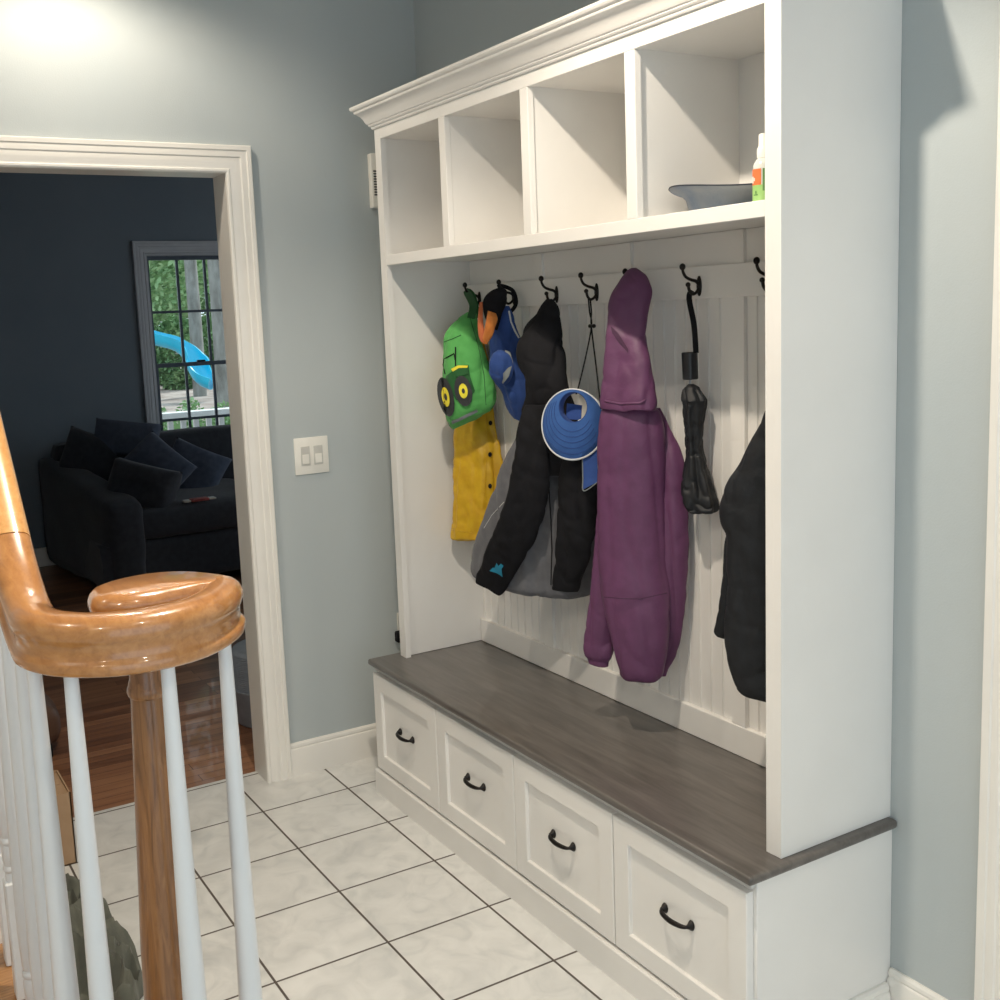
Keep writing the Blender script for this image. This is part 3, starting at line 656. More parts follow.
# 8 right black jacket
bj = thing('black_parka', at(765, 700, -.14), 'plain black jacket half hidden behind the right side panel', 'jacket')
cloth('body', [(300, 776, 786, 0, -.10), (330, 774, 796, 0, -.12), (365, 773, 806, 0, -.13), (394, 771, 814, 0, -.14), (408, 765, 818, 0, -.15), (438, 750, 822, 0, -.15), (466, 737, 824, 0, -.15), (482, 727, 825, 0, -.15), (500, 721, 826, 0, -.15), (520, 720.5, 826, 0, -.15), (541, 726, 824, 0, -.15), (581, 727, 823, 0, -.15), (625, 725, 822, 0, -.15), (660, 728, 822, 4, -.15), (688, 735, 820, 10, -.15), (698, 740, 816, 12, -.15), (702, 748, 810, 12, -.15)], black_r, bj, thin=.5, phi=50, folds=[(3, .02, 1, 2)], crumple=.004, wr=.004, cs=8, seed=71, clampx=-.046)
cloth('sleeve', [(520, 728, 748, 0, -.19), (550, 724, 746, 0, -.195), (580, 722, 744, 0, -.20), (605, 718.5, 741, 0, -.20), (622, 716, 737, 0, -.20), (633, 714, 732, 3, -.20), (638, 717, 730, 3, -.20)], black_r, bj, thin=.5, phi=50, folds=[(5, .03, 1, 2)], crumple=.004, wr=.003, seed=73, clampx=-.046)

# ------------------------------------------------------------------ shelf things
denim = mat('denim_blue', rgb(108, 122, 140), .85, rgb(138, 144, 150), 16, .2, 300, sheen=.1)
hat = thing('sun_hat', at(722, 205, -.2), 'faded blue denim sun hat lying upturned in the right cubby', 'hat')
c0 = at(724, 205, -.19); zb_ = ZR1+.0005
def hat_ring(rx, ry, z, wav, nt=60):
    return [Vector((c0.x+rx*math.cos(t), c0.y+ry*math.sin(t), z+wav*math.cos(2*t-2.09)*.005+wav*.002*math.cos(t+.5))) for t in (2*PI*i/nt for i in range(nt))]
bm = bmesh.new()
R1 = [hat_ring(.02, .02, zb_+.001, 0), hat_ring(.066, .068, zb_+.001, 0), hat_ring(.074, .076, zb_+.010, 0), hat_ring(.079, .082, zb_+.030, .2), hat_ring(.090, .092, zb_+.040, .6), hat_ring(.104, .104, zb_+.046, 1), hat_ring(.118, .115, zb_+.050, 1.5)]
R2 = [hat_ring(.117, .114, zb_+.053, 1.5), hat_ring(.103, .103, zb_+.049, 1), hat_ring(.089, .091, zb_+.042, .6), hat_ring(.077, .080, zb_+.032, .2), hat_ring(.071, .073, zb_+.012, 0), hat_ring(.02, .02, zb_+.003, 0)]
skin_rings(bm, R1+R2); obj('crown_and_brim', bm, denim, hat, ang=60)
bm = bmesh.new(); P = [p.copy() for p in hat_ring(.118, .115, zb_+.052, 1.5)]; P.append(P[0]); tube(bm, P, .0016, 6, 1); obj('brim_piping', bm, fab('navy_piping', rgb(52, 58, 70)), hat, ang=80)
bt = thing('spray_bottle', at(762, 199, -.27), 'small clear spray bottle with orange and green label and white cap', 'bottle')
cb = at(763.5, 199, -.262); cb.z = ZR1+.0005; h = 1
bottle_m = mat('clear_plastic', rgb(214, 216, 210), .2, rgb(206, 210, 204), 12, coat=.4)
bm = bmesh.new(); lathe(bm, [(0, 0), (.018, 0), (.0205, .003), (.0205, .068), (.0195, .076), (.015, .085), (.011, .089), (0, .089)], cb, 36); obj('bottle_body', bm, bottle_m, bt)
bm = bmesh.new(); lathe(bm, [(0, .0885), (.0125, .0885), (.0125, .106), (.0115, .108), (.0095, .112), (.0092, .133), (.008, .135), (0, .135)], cb, 30); obj('cap', bm, plastic_w, bt)['label'] = 'white spray cap'
def band(c, r, a0, a1, z0, z1, n=14):
    bm = bmesh.new(); rr = []
    for i in range(n+1):
        a = math.radians(a0+(a1-a0)*i/n); d = Vector((math.cos(a), math.sin(a), 0))
        rr.append([c+d*r+Vector((0, 0, z0)), c+d*r+Vector((0, 0, z1)), c+d*(r+.0006)+Vector((0, 0, z1)), c+d*(r+.0006)+Vector((0, 0, z0))])
    skin_rings(bm, rr); return bm
lg = mat('label_green', rgb(146, 190, 110), .5, rgb(156, 198, 122), 30); lo_ = mat('label_orange', rgb(222, 118, 66), .5, rgb(214, 110, 60), 30); ld = mat('label_dark_green', rgb(86, 130, 70), .5, rgb(96, 140, 80), 30)
obj('green_label', band(cb, .0207, -180, 180, .004, .036), lg, bt); obj('orange_label', band(cb, .0207, -150, -58, .036, .067), lo_, bt); obj('side_label', band(cb, .0207, -50, 40, .024, .067), ld, bt)
for (a0, a1, z0, z1, m_) in ((-120, -108, .040, .053, plastic_w), (-104, -96, .044, .05, plastic_w), (-104, -76, .016, .018, ld), (-92, -84, .019, .025, ld)): obj('label_mark', band(cb, .0212, a0, a1, z0, z1, 4), m_, bt)

# ------------------------------------------------------------------ switch plate and wall chime
sw = thing('light_switch', (XD, -.48, 1.1265), 'white double rocker light switch plate beside the doorway', 'switch')
obj('plate', B(XD+.0005, XD+.006, -.5424, -.4171, 1.063, 1.190, bev=.002, seg=2), plastic_w, sw)
for c in (-.5035, -.456): 
    r_ = obj('rocker', B(XD+.006, XD+.0085, c-.0165, c+.0165, 1.094, 1.160, bev=.001), plastic_g, sw)
    obj('paddle', B(XD+.0085, XD+.0105, c-.0125, c+.0125, 1.100, 1.132, bev=.001), plastic_w, r_)
ch = thing('wall_chime', (XD, -.14, 1.96), 'white plastic chime box on the wall behind the hutch', 'chime')
obj('housing', B(XD+.0005, XD+.030, -.208, -.07, 1.962, 2.145, bev=.004, seg=2), plastic_w, ch)
bm = bmesh.new()
for i in range(10): box(bm, XD+.0295, XD+.0308, -.201, -.085, 2.003+i*.0088, 2.008+i*.0088)
obj('grille', bm, dark_slot, ch, smooth=False)
ot = thing('power_plug', (XD+.01, -.235, .56), 'black plug in the wall outlet behind the hutch edge', 'plug')
p = atx(397, 637, XD+.02)
obj('plug_body', B(XD+.0065, XD+.035, p.y-.004, p.y+.03, p.z-.02, p.z+.02, bev=.004), black_f, ot)
obj('outlet_plate', B(XD+.0005, XD+.0065, p.y+.012, p.y+.082, p.z-.03, p.z+.085, bev=.002), plastic_w, ot)

# ------------------------------------------------------------------ stair railing
rail_prof = [(0, 0), (.010, -.0007), (.019, -.0035), (.0255, -.009), (.0295, -.0175), (.0300, -.025), (.0275, -.032), (.0245, -.035), (.0240, -.0525), (.0255, -.0560), (.0290, -.0585), (.0305, -.062), (.0305, -.068), (.029, -.0725), (.024, -.076), (0, -.076)]
prof_full = rail_prof + [(-a, b) for a, b in reversed(rail_prof[1:-1])]
def rail_rings(path, k=1):
    rings = []; n = len(path)
    for i, p in enumerate(path):
        t = (path[min(i+1, n-1)]-path[max(i-1, 0)]).normalized(); s = t.cross(Vector((0, 0, 1))).normalized(); nn = s.cross(t).normalized()
        rings.append([p+s*a+nn*b for a, b in prof_full])
    return rings
ZV = 1.235; YR = -1.708; CX, CY = -.012, -1.557
rt_ = thing('stair_railing', (0, -1.62, .19), 'glossy oak handrail ending in a spiral volute over white balusters', 'railing')
SL = .93
# easement from rake to level
path = []
xE0, xE1 = -.145, 0.012
import itertools
def rail_z(x):
    if x >= xE1: return ZV
    if x <= xE0: return ZV+SL*(xE1-xE0)/2+SL*(xE0-x)
    q = (xE1-x); return ZV+SL*q*q/(2*(xE1-xE0))
def curve1(keys, x, k=24):
    P = catmull(keys, k)
    for a, b in zip(P[:-1], P[1:]):
        if a[0] <= x <= b[0]: return a[1]+(b[1]-a[1])*(x-a[0])/max(b[0]-a[0], 1e-9)
    return P[-1][1] if x > P[-1][0] else P[0][1]
RO = [(-90, CY-YR+.0300), (-69, .184), (-50, .183), (-32, .179), (-14, .171), (10, .157), (35, .142), (60, .134), (75, .131), (103, .108)]
lvl = [Vector((xE0+(CX-xE0)*i/24, YR, rail_z(xE0+(CX-xE0)*i/24))) for i in range(25)]
def spr(th): return curve1(RO, th)-.0300
sp = []
for i in range(1, 61):
    th = -90+168*i/60; r = spr(th); a = math.radians(th)
    sp.append(Vector((CX+r*math.cos(a), CY+r*math.sin(a), ZV)))
bm = bmesh.new(); skin_rings(bm, rail_rings(lvl+sp))
# flat coil that the arm winds into, open towards the near left by the curling groove
BO = [(66, .133), (80, .128), (103, .110), (150, .094), (190, .084), (232, .083), (260, .077), (289, .077), (310, .066), (346, .053), (370, .051), (390, .058), (408, .074), (418, .095), (426, .133)]
NE = 120; rings = []
for (a, b) in rail_prof[::-1]:
    ring = []
    for j in range(NE):
        th = 66+360*j/NE; R_o = curve1(BO, th); t = math.radians(th)
        rad = (R_o-.030+a) if a > 0 else .0008
        ring.append(Vector((CX+rad*math.cos(t), CY+rad*math.sin(t), ZV+.0002+b)))
    rings.append(ring)
skin_rings(bm, rings)
obj('volute', bm, oak_m, rt_, ang=50)
up = [Vector((x, YR, rail_z(x))) for x in (-1.7, -1.4, -1.1, -.7, -.4, -.2, xE0-.0015)]
bm = bmesh.new(); skin_rings(bm, rail_rings(up)); hr = obj('handrail', bm, wood('oak_rail_straight', [rgb(196, 138, 74), rgb(210, 154, 90), rgb(220, 168, 104)], .3, 'X', 12, coat=.9, stretch=9, dist=.4), rt_, ang=50)
# newel
nx, ny = -.005, -1.567; zt = 1.160
def zrel(z): return z
bm = bmesh.new(); lathe(bm, [(0, .1905), (.0475, .1905), (.0475, .40), (.044, .412), (.037, .418), (.041, .43), (.0415, .44), (.036, .45), (.042, .47), (.043, .52), (.0405, .70), (.0245, 1.07), (.0245, 1.078), (.0270, 1.081), (.0285, 1.087), (.0275, 1.093), (.0255, 1.096), (.0255, 1.10), (.0235, 1.104), (.0238, zt+.0005), (0, zt+.0005)], (nx, ny, 0), 40)
obj('newel_post', bm, oak_v, rt_, ang=35)
bal_m = mat('baluster_paint', rgb(222, 223, 223), .28, rgb(218, 219, 219), 5)
def baluster_bm(x, y, z0, z1, zsq):
    bm = bmesh.new(); s = .0185
    box(bm, x-s, x+s, y-s, y+s, z0+.0005, z0+zsq, bev=.0025)
    zz = z0+zsq
    prof = [(0, zz-.004), (.0155, zz-.004), (.0150, zz+.010), (.0135, zz+.016), (.0165, zz+.019), (.0175, zz+.023), (.0165, zz+.027), (.0148, zz+.030), (.0165, zz+.042), (.0172, zz+.056), (.0155, zz+.066), (.0145, zz+.069), (.0172, zz+.073), (.0172, zz+.079), (.0145, zz+.083), (.0165, zz+.095), (.0183, zz+.16)]
    Lh = z1-(zz+.16)
    for i in range(1, 9): q = i/8; prof.append((.0183-.0093*q, zz+.16+Lh*q))
    prof.append((0, z1)); lathe(bm, prof, (x, y, 0), 24); return bm
S0 = .19; treadz = lambda x: .19 if x > -.50 else .19*(2+int((-.50-x)//.255))
for th, dr in ((-55.5, -.004), (-5, -.003), (54, .002)):
    r = spr(th)+dr; a = math.radians(th); x, y = CX+r*math.cos(a), CY+r*math.sin(a)
    obj('baluster', baluster_bm(x, y, S0, ZV-.0755, .17), bal_m, rt_, ang=35)
for x in (-.04, -.15, -.28, -.41, -.54, -.67, -.80, -.93, -1.06, -1.19, -1.32):
    z0 = treadz(x); q_ = max(0, min(1, (xE1-x)/(xE1-xE0))); zz = rail_z(x)-.076*math.sqrt(1+(SL*q_)**2)-.002
    obj('baluster', baluster_bm(x, YR, z0, zz+.006, .228), bal_m, rt_, ang=35)
# staircase
st = thing('staircase', (-.5, -2.2, 0), 'oak treads with white risers of the staircase under the railing', 'stairs')
YS0, YS1 = -2.75, -1.675
riser_m = trim_m
def tread_bm(x0, x1, z, y0=YS0, y1=YS1): return B(x0, x1, y0, y1, z-.028, z, bev=.007, seg=3)
bm = bmesh.new(); rings = []        # curtail step
pl_ = [(.19+.0*0, -2.75)]
import math as _m
def curtail(off, z0, z1):
    pts = [(-.51, YS0), (.22+off, YS0), (.22+off, -1.62)]
    for i in range(1, 19):
        a = PI*i/18*1.0; pts.append((.0+(.22+off)*math.cos(a), -1.60+(.215+off)*math.sin(a)))
    pts += [(-.22-off, -1.66), (-.51, -1.66)]
    bm = bmesh.new(); A = [bm.verts.new((x, y, z0)) for x, y in pts]; Bv = [bm.verts.new((x, y, z1)) for x, y in pts]
    bm.faces.new(A); bm.faces.new(Bv); n = len(pts)
    for j in range(n): bm.faces.new((A[j], A[(j+1) % n], Bv[(j+1) % n], Bv[j]))
    return bm
obj('starting_tread', curtail(.025, .162, .19), tread_m, st, ang=30); obj('starting_riser', curtail(0, .0005, .162), riser_m, st, ang=30)
for i in range(1, 6):
    z = .19*(i+1); x1 = -.50-.255*(i-1)+.03; x0 = x1-.285
    obj('tread', tread_bm(x0, x1, z), tread_m, st)
    obj('riser', B(x0+.02, x1-.03, YS0+.01, YS1-.03, .0005, z-.028), riser_m, st, smooth=False)

# ------------------------------------------------------------------ things on the floor
cardboard = mat('cardboard', rgb(176, 146, 116), .85, rgb(166, 136, 106), 14)
bxo = thing('cardboard_box', (-2.0, -1.5, 0), 'open tan cardboard box by the left side of the doorway', 'box')
def quad_slab(bm, pts, th):
    n = (Vector(pts[1])-Vector(pts[0])).cross(Vector(pts[2])-Vector(pts[0])).normalized()*th
    a = [bm.verts.new(Vector(p)) for p in pts]; b = [bm.verts.new(Vector(p)+n) for p in pts]
    bm.faces.new(a); bm.faces.new(b[::-1])
    for j in range(len(pts)): bm.faces.new((a[j], a[(j+1) % len(pts)], b[(j+1) % len(pts)], b[j]))
X0, X1, Y0_, Y1_, Hh = -2.0, -1.80, -1.64, -1.40, .225
bm = bmesh.new(); box(bm, X0, X1, Y0_, Y0_+.004, .001, Hh); box(bm, X0, X1, Y1_-.004, Y1_, .001, Hh); box(bm, X0, X0+.004, Y0_, Y1_, .001, Hh); box(bm, X1-.004, X1, Y0_, Y1_, .001, Hh); box(bm, X0, X1, Y0_, Y1_, .0005, .004)
obj('box_body', bm, cardboard, bxo, smooth=False)
for a, b in ((X0+.004, (X0+X1)/2-.001), ((X0+X1)/2+.001, X1-.004)): obj('flap', B(a, b, Y0_+.004, Y1_-.004, Hh-.012, Hh-.008), cardboard, bxo, smooth=False)

olive = fab('olive_grey_cloth', rgb(104, 106, 96), rgb(94, 96, 88), .85)
bm = bmesh.new(); NT, NH = 72, 22; rings = []
for i in range(NH+1):
    q = i/NH; ring = []
    for j in range(NT):
        t = 2*PI*j/NT; rad = math.cos(q*PI/2)**.55
        rx, ry = .30, .11
        wob = 1+.12*math.sin(3*t+1)+.07*math.sin(7*t+2)
        x = -1.28+rx*rad*wob*math.cos(t); y = -1.50+.14*(x+1.28)+ry*rad*wob*math.sin(t)
        z = .004+.115*math.sin(q*PI/2)
        p = Vector((x, y, z)); f = 2-2.4*abs(noise.noise(Vector((x*9+y*4, y*15-x*5, z*6))))*2-.3*abs(noise.noise(Vector((x*22, y*26, z*9))))
        z += (.036*(f-1.0))*min(1, q*5); z = max(z, .002+.001*q)
        ring.append(Vector((x+.012*noise.noise(p*22), y+.012*noise.noise(p*22+Vector((5, 0, 0))), z)))
    rings.append(ring)
skin_rings(bm, rings); o = obj('crumpled_jacket', bm, olive, ang=80)
tag(o, 'crumpled olive-grey garment lying on the tiles behind the balusters', 'clothing')

# ------------------------------------------------------------------ living room
sofa_m = fab('charcoal_upholstery', rgb(58, 61, 68), rgb(51, 54, 61), .9, .2)
cush_m = fab('slate_cushion_lit', rgb(84, 94, 112), rgb(74, 84, 102), .9, .2)  # slate colour lightened to hold the bluish highlights from the window
def soft_box(bm, x0, x1, y0, y1, z0, z1, r=.05, bul=.0, seed=0):
    t = bmesh.new(); bmesh.ops.create_cube(t, size=1)
    bmesh.ops.subdivide_edges(t, edges=list(t.edges), cuts=9, use_grid_fill=True)
    c = Vector(((x0+x1)/2, (y0+y1)/2, (z0+z1)/2)); hsz = Vector(((x1-x0)/2, (y1-y0)/2, (z1-z0)/2))
    for v in t.verts:
        p = Vector((v.co.x*2*hsz.x, v.co.y*2*hsz.y, v.co.z*2*hsz.z))
        inn = Vector([max(-(hsz[k]-r), min(hsz[k]-r, p[k])) for k in range(3)]); d = p-inn
        if d.length > 1e-6: p = inn+d.normalized()*min(r, d.length if d.length < r*.5 else r)
        q = Vector((p.x/hsz.x, p.y/hsz.y, p.z/hsz.z))
        w = [(1-min(1, abs(q[(k+1) % 3]))**2)*(1-min(1, abs(q[(k+2) % 3]))**2) for k in range(3)]
        for k in range(3): p[k] += math.copysign(bul*w[k]*abs(q[k])**3, q[k])
        p += Vector((noise.noise(p*6+Vector((seed, 0, 0))), noise.noise(p*6+Vector((0, seed, 0))), noise.noise(p*6+Vector((0, 0, seed)))))*.012
        v.co = p+c
    join(bm, t)
FX = -4.98; BXX = -6.2; SY0 = -.64; SY1 = 1.75
sofa = thing('sofa', ((FX+BXX)/2, .5, 0), 'dark charcoal sofa under the window in the dim room', 'sofa')
bm = bmesh.new(); soft_box(bm, BXX+.05, FX, SY0+.02, SY1, .06, .34, .04); obj('base', bm, sofa_m, sofa, ang=60)
# left arm, sloping down to the front
bm = bmesh.new(); t = bmesh.new(); soft_box(t, BXX, FX+.03, SY0, SY0+.22, .04, .775, .06, .01, 2)
for v in t.verts:
    q = (v.co.x-BXX)/(FX-BXX)
    if v.co.z > .1: v.co.z = .05+(v.co.z-.05)*(1-.27*min(1, max(0, q))**.9)
    v.co.y -= .17*(1-q)-.08
join(bm, t); obj('arm', bm, sofa_m, sofa, ang=60)
bm = bmesh.new(); soft_box(bm, BXX, FX, SY1, SY1+.22, .04, .62, .06); obj('arm', bm, sofa_m, sofa, ang=60)
bm = bmesh.new(); soft_box(bm, BXX, BXX+.24, SY0, SY1+.1, .06, .86, .07, .01, 3); obj('back', bm, sofa_m, sofa, ang=60)
for a, b in ((SY0+.2, .55), (.56, SY1)):
    bm = bmesh.new(); soft_box(bm, BXX+.22, FX+.01, a, b, .33, .52, .05, .02, 5+a); obj('seat_cushion', bm, sofa_m, sofa, ang=60)
for x, y in ((FX-.08, SY0+.08), (FX-.08, SY1), (BXX+.1, SY0+.08), (BXX+.1, SY1)):
    bm = bmesh.new(); lathe(bm, [(0, 0), (.02, 0), (.028, .07), (0, .07)], (x, y, 0), 16); obj('foot', bm, black_f, sofa)
def pillow(name, c, w, h, d, rz, tilt, roll, m, label, seed=0, group='loose cushions on the sofa'):
    t = bmesh.new(); n = 22
    bmesh.ops.create_grid(t, x_segments=n, y_segments=n, size=1)
    top = {}
    bm = bmesh.new(); A = {}; Bq = {}
    for i in range(n+1):
        for j in range(n+1):
            x = -1+2*i/n; y = -1+2*j/n
            e = (max(0, 1-x**2)**.5*max(0, 1-y**2)**.5)**.5
            pin = 1-.05*(1-y*y)*abs(x)**3; pin2 = 1-.05*(1-x*x)*abs(y)**3
            px, pz = x*w/2*pin, y*h/2*pin2
            k = noise.noise(Vector((x*1.7+seed, y*1.7, seed)))*.12
            A[i, j] = bm.verts.new((px, -(d/2)*e*(1+k), pz))
            if i in (0, n) or j in (0, n): Bq[i, j] = A[i, j]
            else: Bq[i, j] = bm.verts.new((px, (d/2)*e*(1-k), pz))
    for i in range(n):
        for j in range(n):
            bm.faces.new((A[i, j], A[i+1, j], A[i+1, j+1], A[i, j+1])); bm.faces.new((Bq[i, j], Bq[i, j+1], Bq[i+1, j+1], Bq[i+1, j]))
    t.free()
    bm.transform(Matrix.Translation(c) @ Matrix.Rotation(rz, 4, 'Z') @ Matrix.Rotation(tilt, 4, 'X') @ Matrix.Rotation(roll, 4, 'Y'))
    return tag(obj(name, bm, m, ang=80), label, 'cushion', group)
R_ = math.radians
# placed from their spots on the sofa
pillow('sofa_cushion', atx(95, 462, -5.85), .44, .36, .24, R_(62), R_(-10), R_(20), sofa_m, 'dark cushion against the sofa back at its left corner', 1)
pillow('sofa_cushion', atx(143, 488, -5.2), .44, .30, .24, R_(52), R_(-16), R_(14), sofa_m, 'big charcoal cushion slumped over the left arm of the sofa', 2)
pillow('sofa_cushion', atx(126, 440, -5.75), .44, .26, .16, R_(60), R_(-20), R_(8), cush_m, 'pointed cushion standing highest on the pile', 3)
pillow('sofa_cushion', atx(156, 468, -5.45), .40, .34, .18, R_(62), R_(-30), R_(42), cush_m, 'slate cushion leaning in the middle of the pile', 4)
pillow('sofa_cushion', atx(193, 472, -5.6), .40, .36, .18, R_(66), R_(-24), R_(26), cush_m, 'slate cushion resting alone right of the pile', 5)
# throw over the back
bm = bmesh.new(); rings = []
for i in range(16):
    q = i/15; yy = .72+.5*q; r = []
    for j in range(15):
        s = j/14; ang = PI*(s)
        xx = BXX+.12+math.cos(PI-ang)*.145; zz = .80+.085*math.sin(ang)
        if s > .75: zz -= (s-.75)*1.0
        if s < .2: zz -= (.2-s)*.5
        nn = noise.noise(Vector((xx*7, yy*7, zz*7)))*.02
        r.append(Vector((xx+nn+.01, yy+nn, zz+.012+.02*math.sin(yy*25+s*4))))
    rings.append(r)
skin_rings(bm, rings, closed=False, cap0=False, cap1=False); bmesh.ops.solidify(bm, geom=list(bm.faces), thickness=.02)
tag(obj('throw_blanket', bm, fab('grey_throw', rgb(92, 100, 114), rgb(80, 88, 102)), ang=80), 'grey throw blanket draped over the sofa back below the window', 'blanket')
# remote / packet on the seat edge
pk = thing('candy_packet', atx(202, 510, -5.0), 'small red and white packet lying on the front edge of the sofa seat', 'packet')
pc = atx(200, 511, -5.02)
bm = bmesh.new(); box(bm, pc.x-.03, pc.x+.03, pc.y-.055, pc.y+.055, .527, .545, bev=.006, seg=2); obj('wrapper', bm, mat('red_wrapper', rgb(150, 60, 60), .5, rgb(170, 90, 84), 60), pk)
for s in (-1, 1):
    bm = bmesh.new(); box(bm, pc.x-.028, pc.x+.028, pc.y+s*.078-.022, pc.y+s*.078+.022, .529, .541, bev=.005, seg=2); obj('white_end', bm, plastic_w, pk)
bm = bmesh.new()
rings = []
for i in range(12):
    q = i/11; r = []
    for j in range(12):
        s = j/11; x = -5.45+.5*q; y = .42+.5*s
        z = .535+.02*math.sin(y*22)+.03*noise.noise(Vector((x*5, y*5, 0)))
        if q > .8: z -= (q-.8)*.35
        r.append(Vector((x+.03*noise.noise(Vector((y*8, x*4, 3))), y, z+.015)))
    rings.append(r)
skin_rings(bm, rings, closed=False, cap0=False, cap1=False); bmesh.ops.solidify(bm, geom=list(bm.faces), thickness=.012)
tag(obj('dark_blanket', bm, fab('dark_blanket_wool', rgb(48, 44, 42), rgb(64, 58, 54)), ang=80), 'dark patterned blanket spilling over the sofa seat edge', 'blanket')

# basket and ottoman near the doorway
rb = thing('storage_basket', (-2.62, -.50, 0), 'grey ribbed storage bin just inside the doorway', 'basket')
bc = Vector((-2.62, -.46, 0)); bin_m = mat('bin_grey', rgb(150, 160, 172), .6, rgb(140, 150, 162), 20)
bm = bmesh.new(); lathe(bm, [(0, .001), (.150, .001), (.157, .01), (.163, .135), (.166, .14), (.166, .146), (0, .146)], bc, 48); obj('bin_body', bm, bin_m, rb)
prof = [(0, .1465), (.155, .1465)]; z = .15
while z < .29: prof += [(.158, z), (.1545, z+.004)]; z += .008
prof += [(.150, .297), (.14, .302), (0, .302)]
bm = bmesh.new(); lathe(bm, prof, bc, 48); obj('ribbed_top', bm, bin_m, rb, ang=80)
leather = mat('brown_leather', rgb(98, 72, 56), .5, rgb(84, 60, 46), 10, .1, 90)
ot_c = atx(66, 745, -2.75)
bm = bmesh.new(); soft_box(bm, -3.05, -2.68, -1.85, -1.275, .04, .20, .06, .02, 4)
otm = obj('seat', bm, leather, thing('ottoman', (-2.8, -1.7, 0), 'low dark brown leather ottoman beyond the cardboard box', 'ottoman'), ang=70)
bm = bmesh.new(); box(bm, -3.02, -2.71, -1.82, -1.305, .0, .05, bev=.004); obj('plinth', bm, black_f, otm.parent)

# window
frame_backlit = mat('window_white_backlit', rgb(200, 204, 208), .4, rgb(194, 198, 204), 8)  # white trim, greyed in its colour for standing against the light
win = struct(obj('window_1', casing(LX, WY0, WY1, WZ1, 1, WZ0-.0), frame_backlit, ang=25))
def glassmat():
    m, nt, b = newmat('window_glass'); L = nt.links; nt.nodes.remove(b)
    out = [n for n in nt.nodes if n.type == 'OUTPUT_MATERIAL'][0]
    tr = N(nt, 'ShaderNodeBsdfTransparent'); tr.inputs[0].default_value = (.93, .97, .97, 1); gl = N(nt, 'ShaderNodeBsdfGlossy'); gl.inputs['Roughness'].default_value = .01
    fr = N(nt, 'ShaderNodeFresnel'); fr.inputs[0].default_value = 1.45; mx = N(nt, 'ShaderNodeMixShader')
    L.new(fr.outputs[0], mx.inputs[0]); L.new(tr.outputs[0], mx.inputs[1]); L.new(gl.outputs[0], mx.inputs[2]); L.new(mx.outputs[0], out.inputs[0]); return m
glass_m = glassmat(); ZM = 1.305; sash_m = mat('sash_backlit_shade', rgb(96, 106, 118), .4, rgb(90, 100, 112), 8)  # white sash coloured dark, its backlit shade put into the paint
bm = bmesh.new(); box(bm, LX-.02, LX+.05, WY0-.10, WY1+.10, WZ0-.03, WZ0, bev=.004)
obj('window_sill', bm, frame_backlit, win)
def sash(x, z0, z1, nm):
    bm = bmesh.new(); fy = .028
    y0, y1 = WY0+.012, WY1-.012
    box(bm, x-.016, x+.016, y0, y0+fy, z0, z1); box(bm, x-.016, x+.016, y1-fy, y1, z0, z1); box(bm, x-.016, x+.016, y0+fy, y1-fy, z0, z0+fy); box(bm, x-.016, x+.016, y0+fy, y1-fy, z1-fy, z1)
    gy0, gy1, gz0, gz1 = y0+fy, y1-fy, z0+fy, z1-fy
    for k in (1, 2): yy = gy0+(gy1-gy0)*k/3; box(bm, x-.009, x+.009, yy-.009, yy+.009, gz0, gz1)
    zz = (gz0+gz1)/2; box(bm, x-.0085, x+.0085, gy0, gy1, zz-.009, zz+.009)
    s = obj('sash', bm, sash_m, win, smooth=False)
    obj('glass', B(x-.002, x+.002, gy0, gy1, gz0, gz1), glass_m, s, smooth=False)
bm = bmesh.new()
box(bm, LX-.14, LX+.001, WY0, WY0+.012, WZ0, WZ1); box(bm, LX-.14, LX+.001, WY1-.012, WY1, WZ0, WZ1); box(bm, LX-.14, LX+.001, WY0, WY1, WZ1-.012, WZ1); box(bm, LX-.14, LX+.001, WY0, WY1, WZ0, WZ0+.012)
obj('window_jamb', bm, frame_backlit, win, smooth=False)
sash(LX-.085, ZM-.014, WZ1-.012, 'up'); sash(LX-.05, WZ0+.012, ZM+.016, 'lo')
bm = bmesh.new(); p = atx(201, 361, LX-.04); box(bm, LX-.055, LX-.025, p.y-.03, p.y+.03, ZM+.016, ZM+.028, bev=.004); obj('sash_lock', bm, black_metal, win)

# ------------------------------------------------------------------ outdoors
GZ = -.9
gm = mat('mulch_ground', rgb(150, 134, 128), .95, rgb(184, 172, 166), 3, .3, 20)
gp = [(LX-.3, GZ), (-10.2, GZ+.05), (-12.6, -.05), (-14.6, .28), (-16.5, .36), (-45, .9), (-45, GZ-.3), (LX-.3, GZ-.3)]
bm = bmesh.new(); skin_rings(bm, [[Vector((x, y, z)) for x, z in gp] for y in (-25, 25)])
tag(obj('ground', bm, gm, smooth=False), 'mulched yard ground rising away outside the window', 'ground', kind='structure')
rail = thing('deck_railing', (-8.1, .8, GZ), 'white deck railing outside the window', 'railing')
rp = atx(200, 413, -8.1); RZ = rp.z
paint_o = mat('outdoor_white', rgb(240, 240, 240), .5, rgb(232, 232, 232), 6)
obj('top_rail', B(-8.17, -8.03, -2.5, 4, RZ-.03, RZ+.025, bev=.004), paint_o, rail)
obj('bottom_rail', B(-8.13, -8.07, -2.5, 4, RZ-.85, RZ-.80), paint_o, rail)
y = -2.4
while y < 4: obj('picket', B(-8.12, -8.08, y-.022, y+.022, RZ-.80, RZ-.03), paint_o, rail, smooth=False); y += .115
for yy in (-2.4, .0-1.0, 2.4): obj('post', B(-8.16, -8.04, yy-.05, yy+.05, GZ, RZ-.03), paint_o, rail, smooth=False)
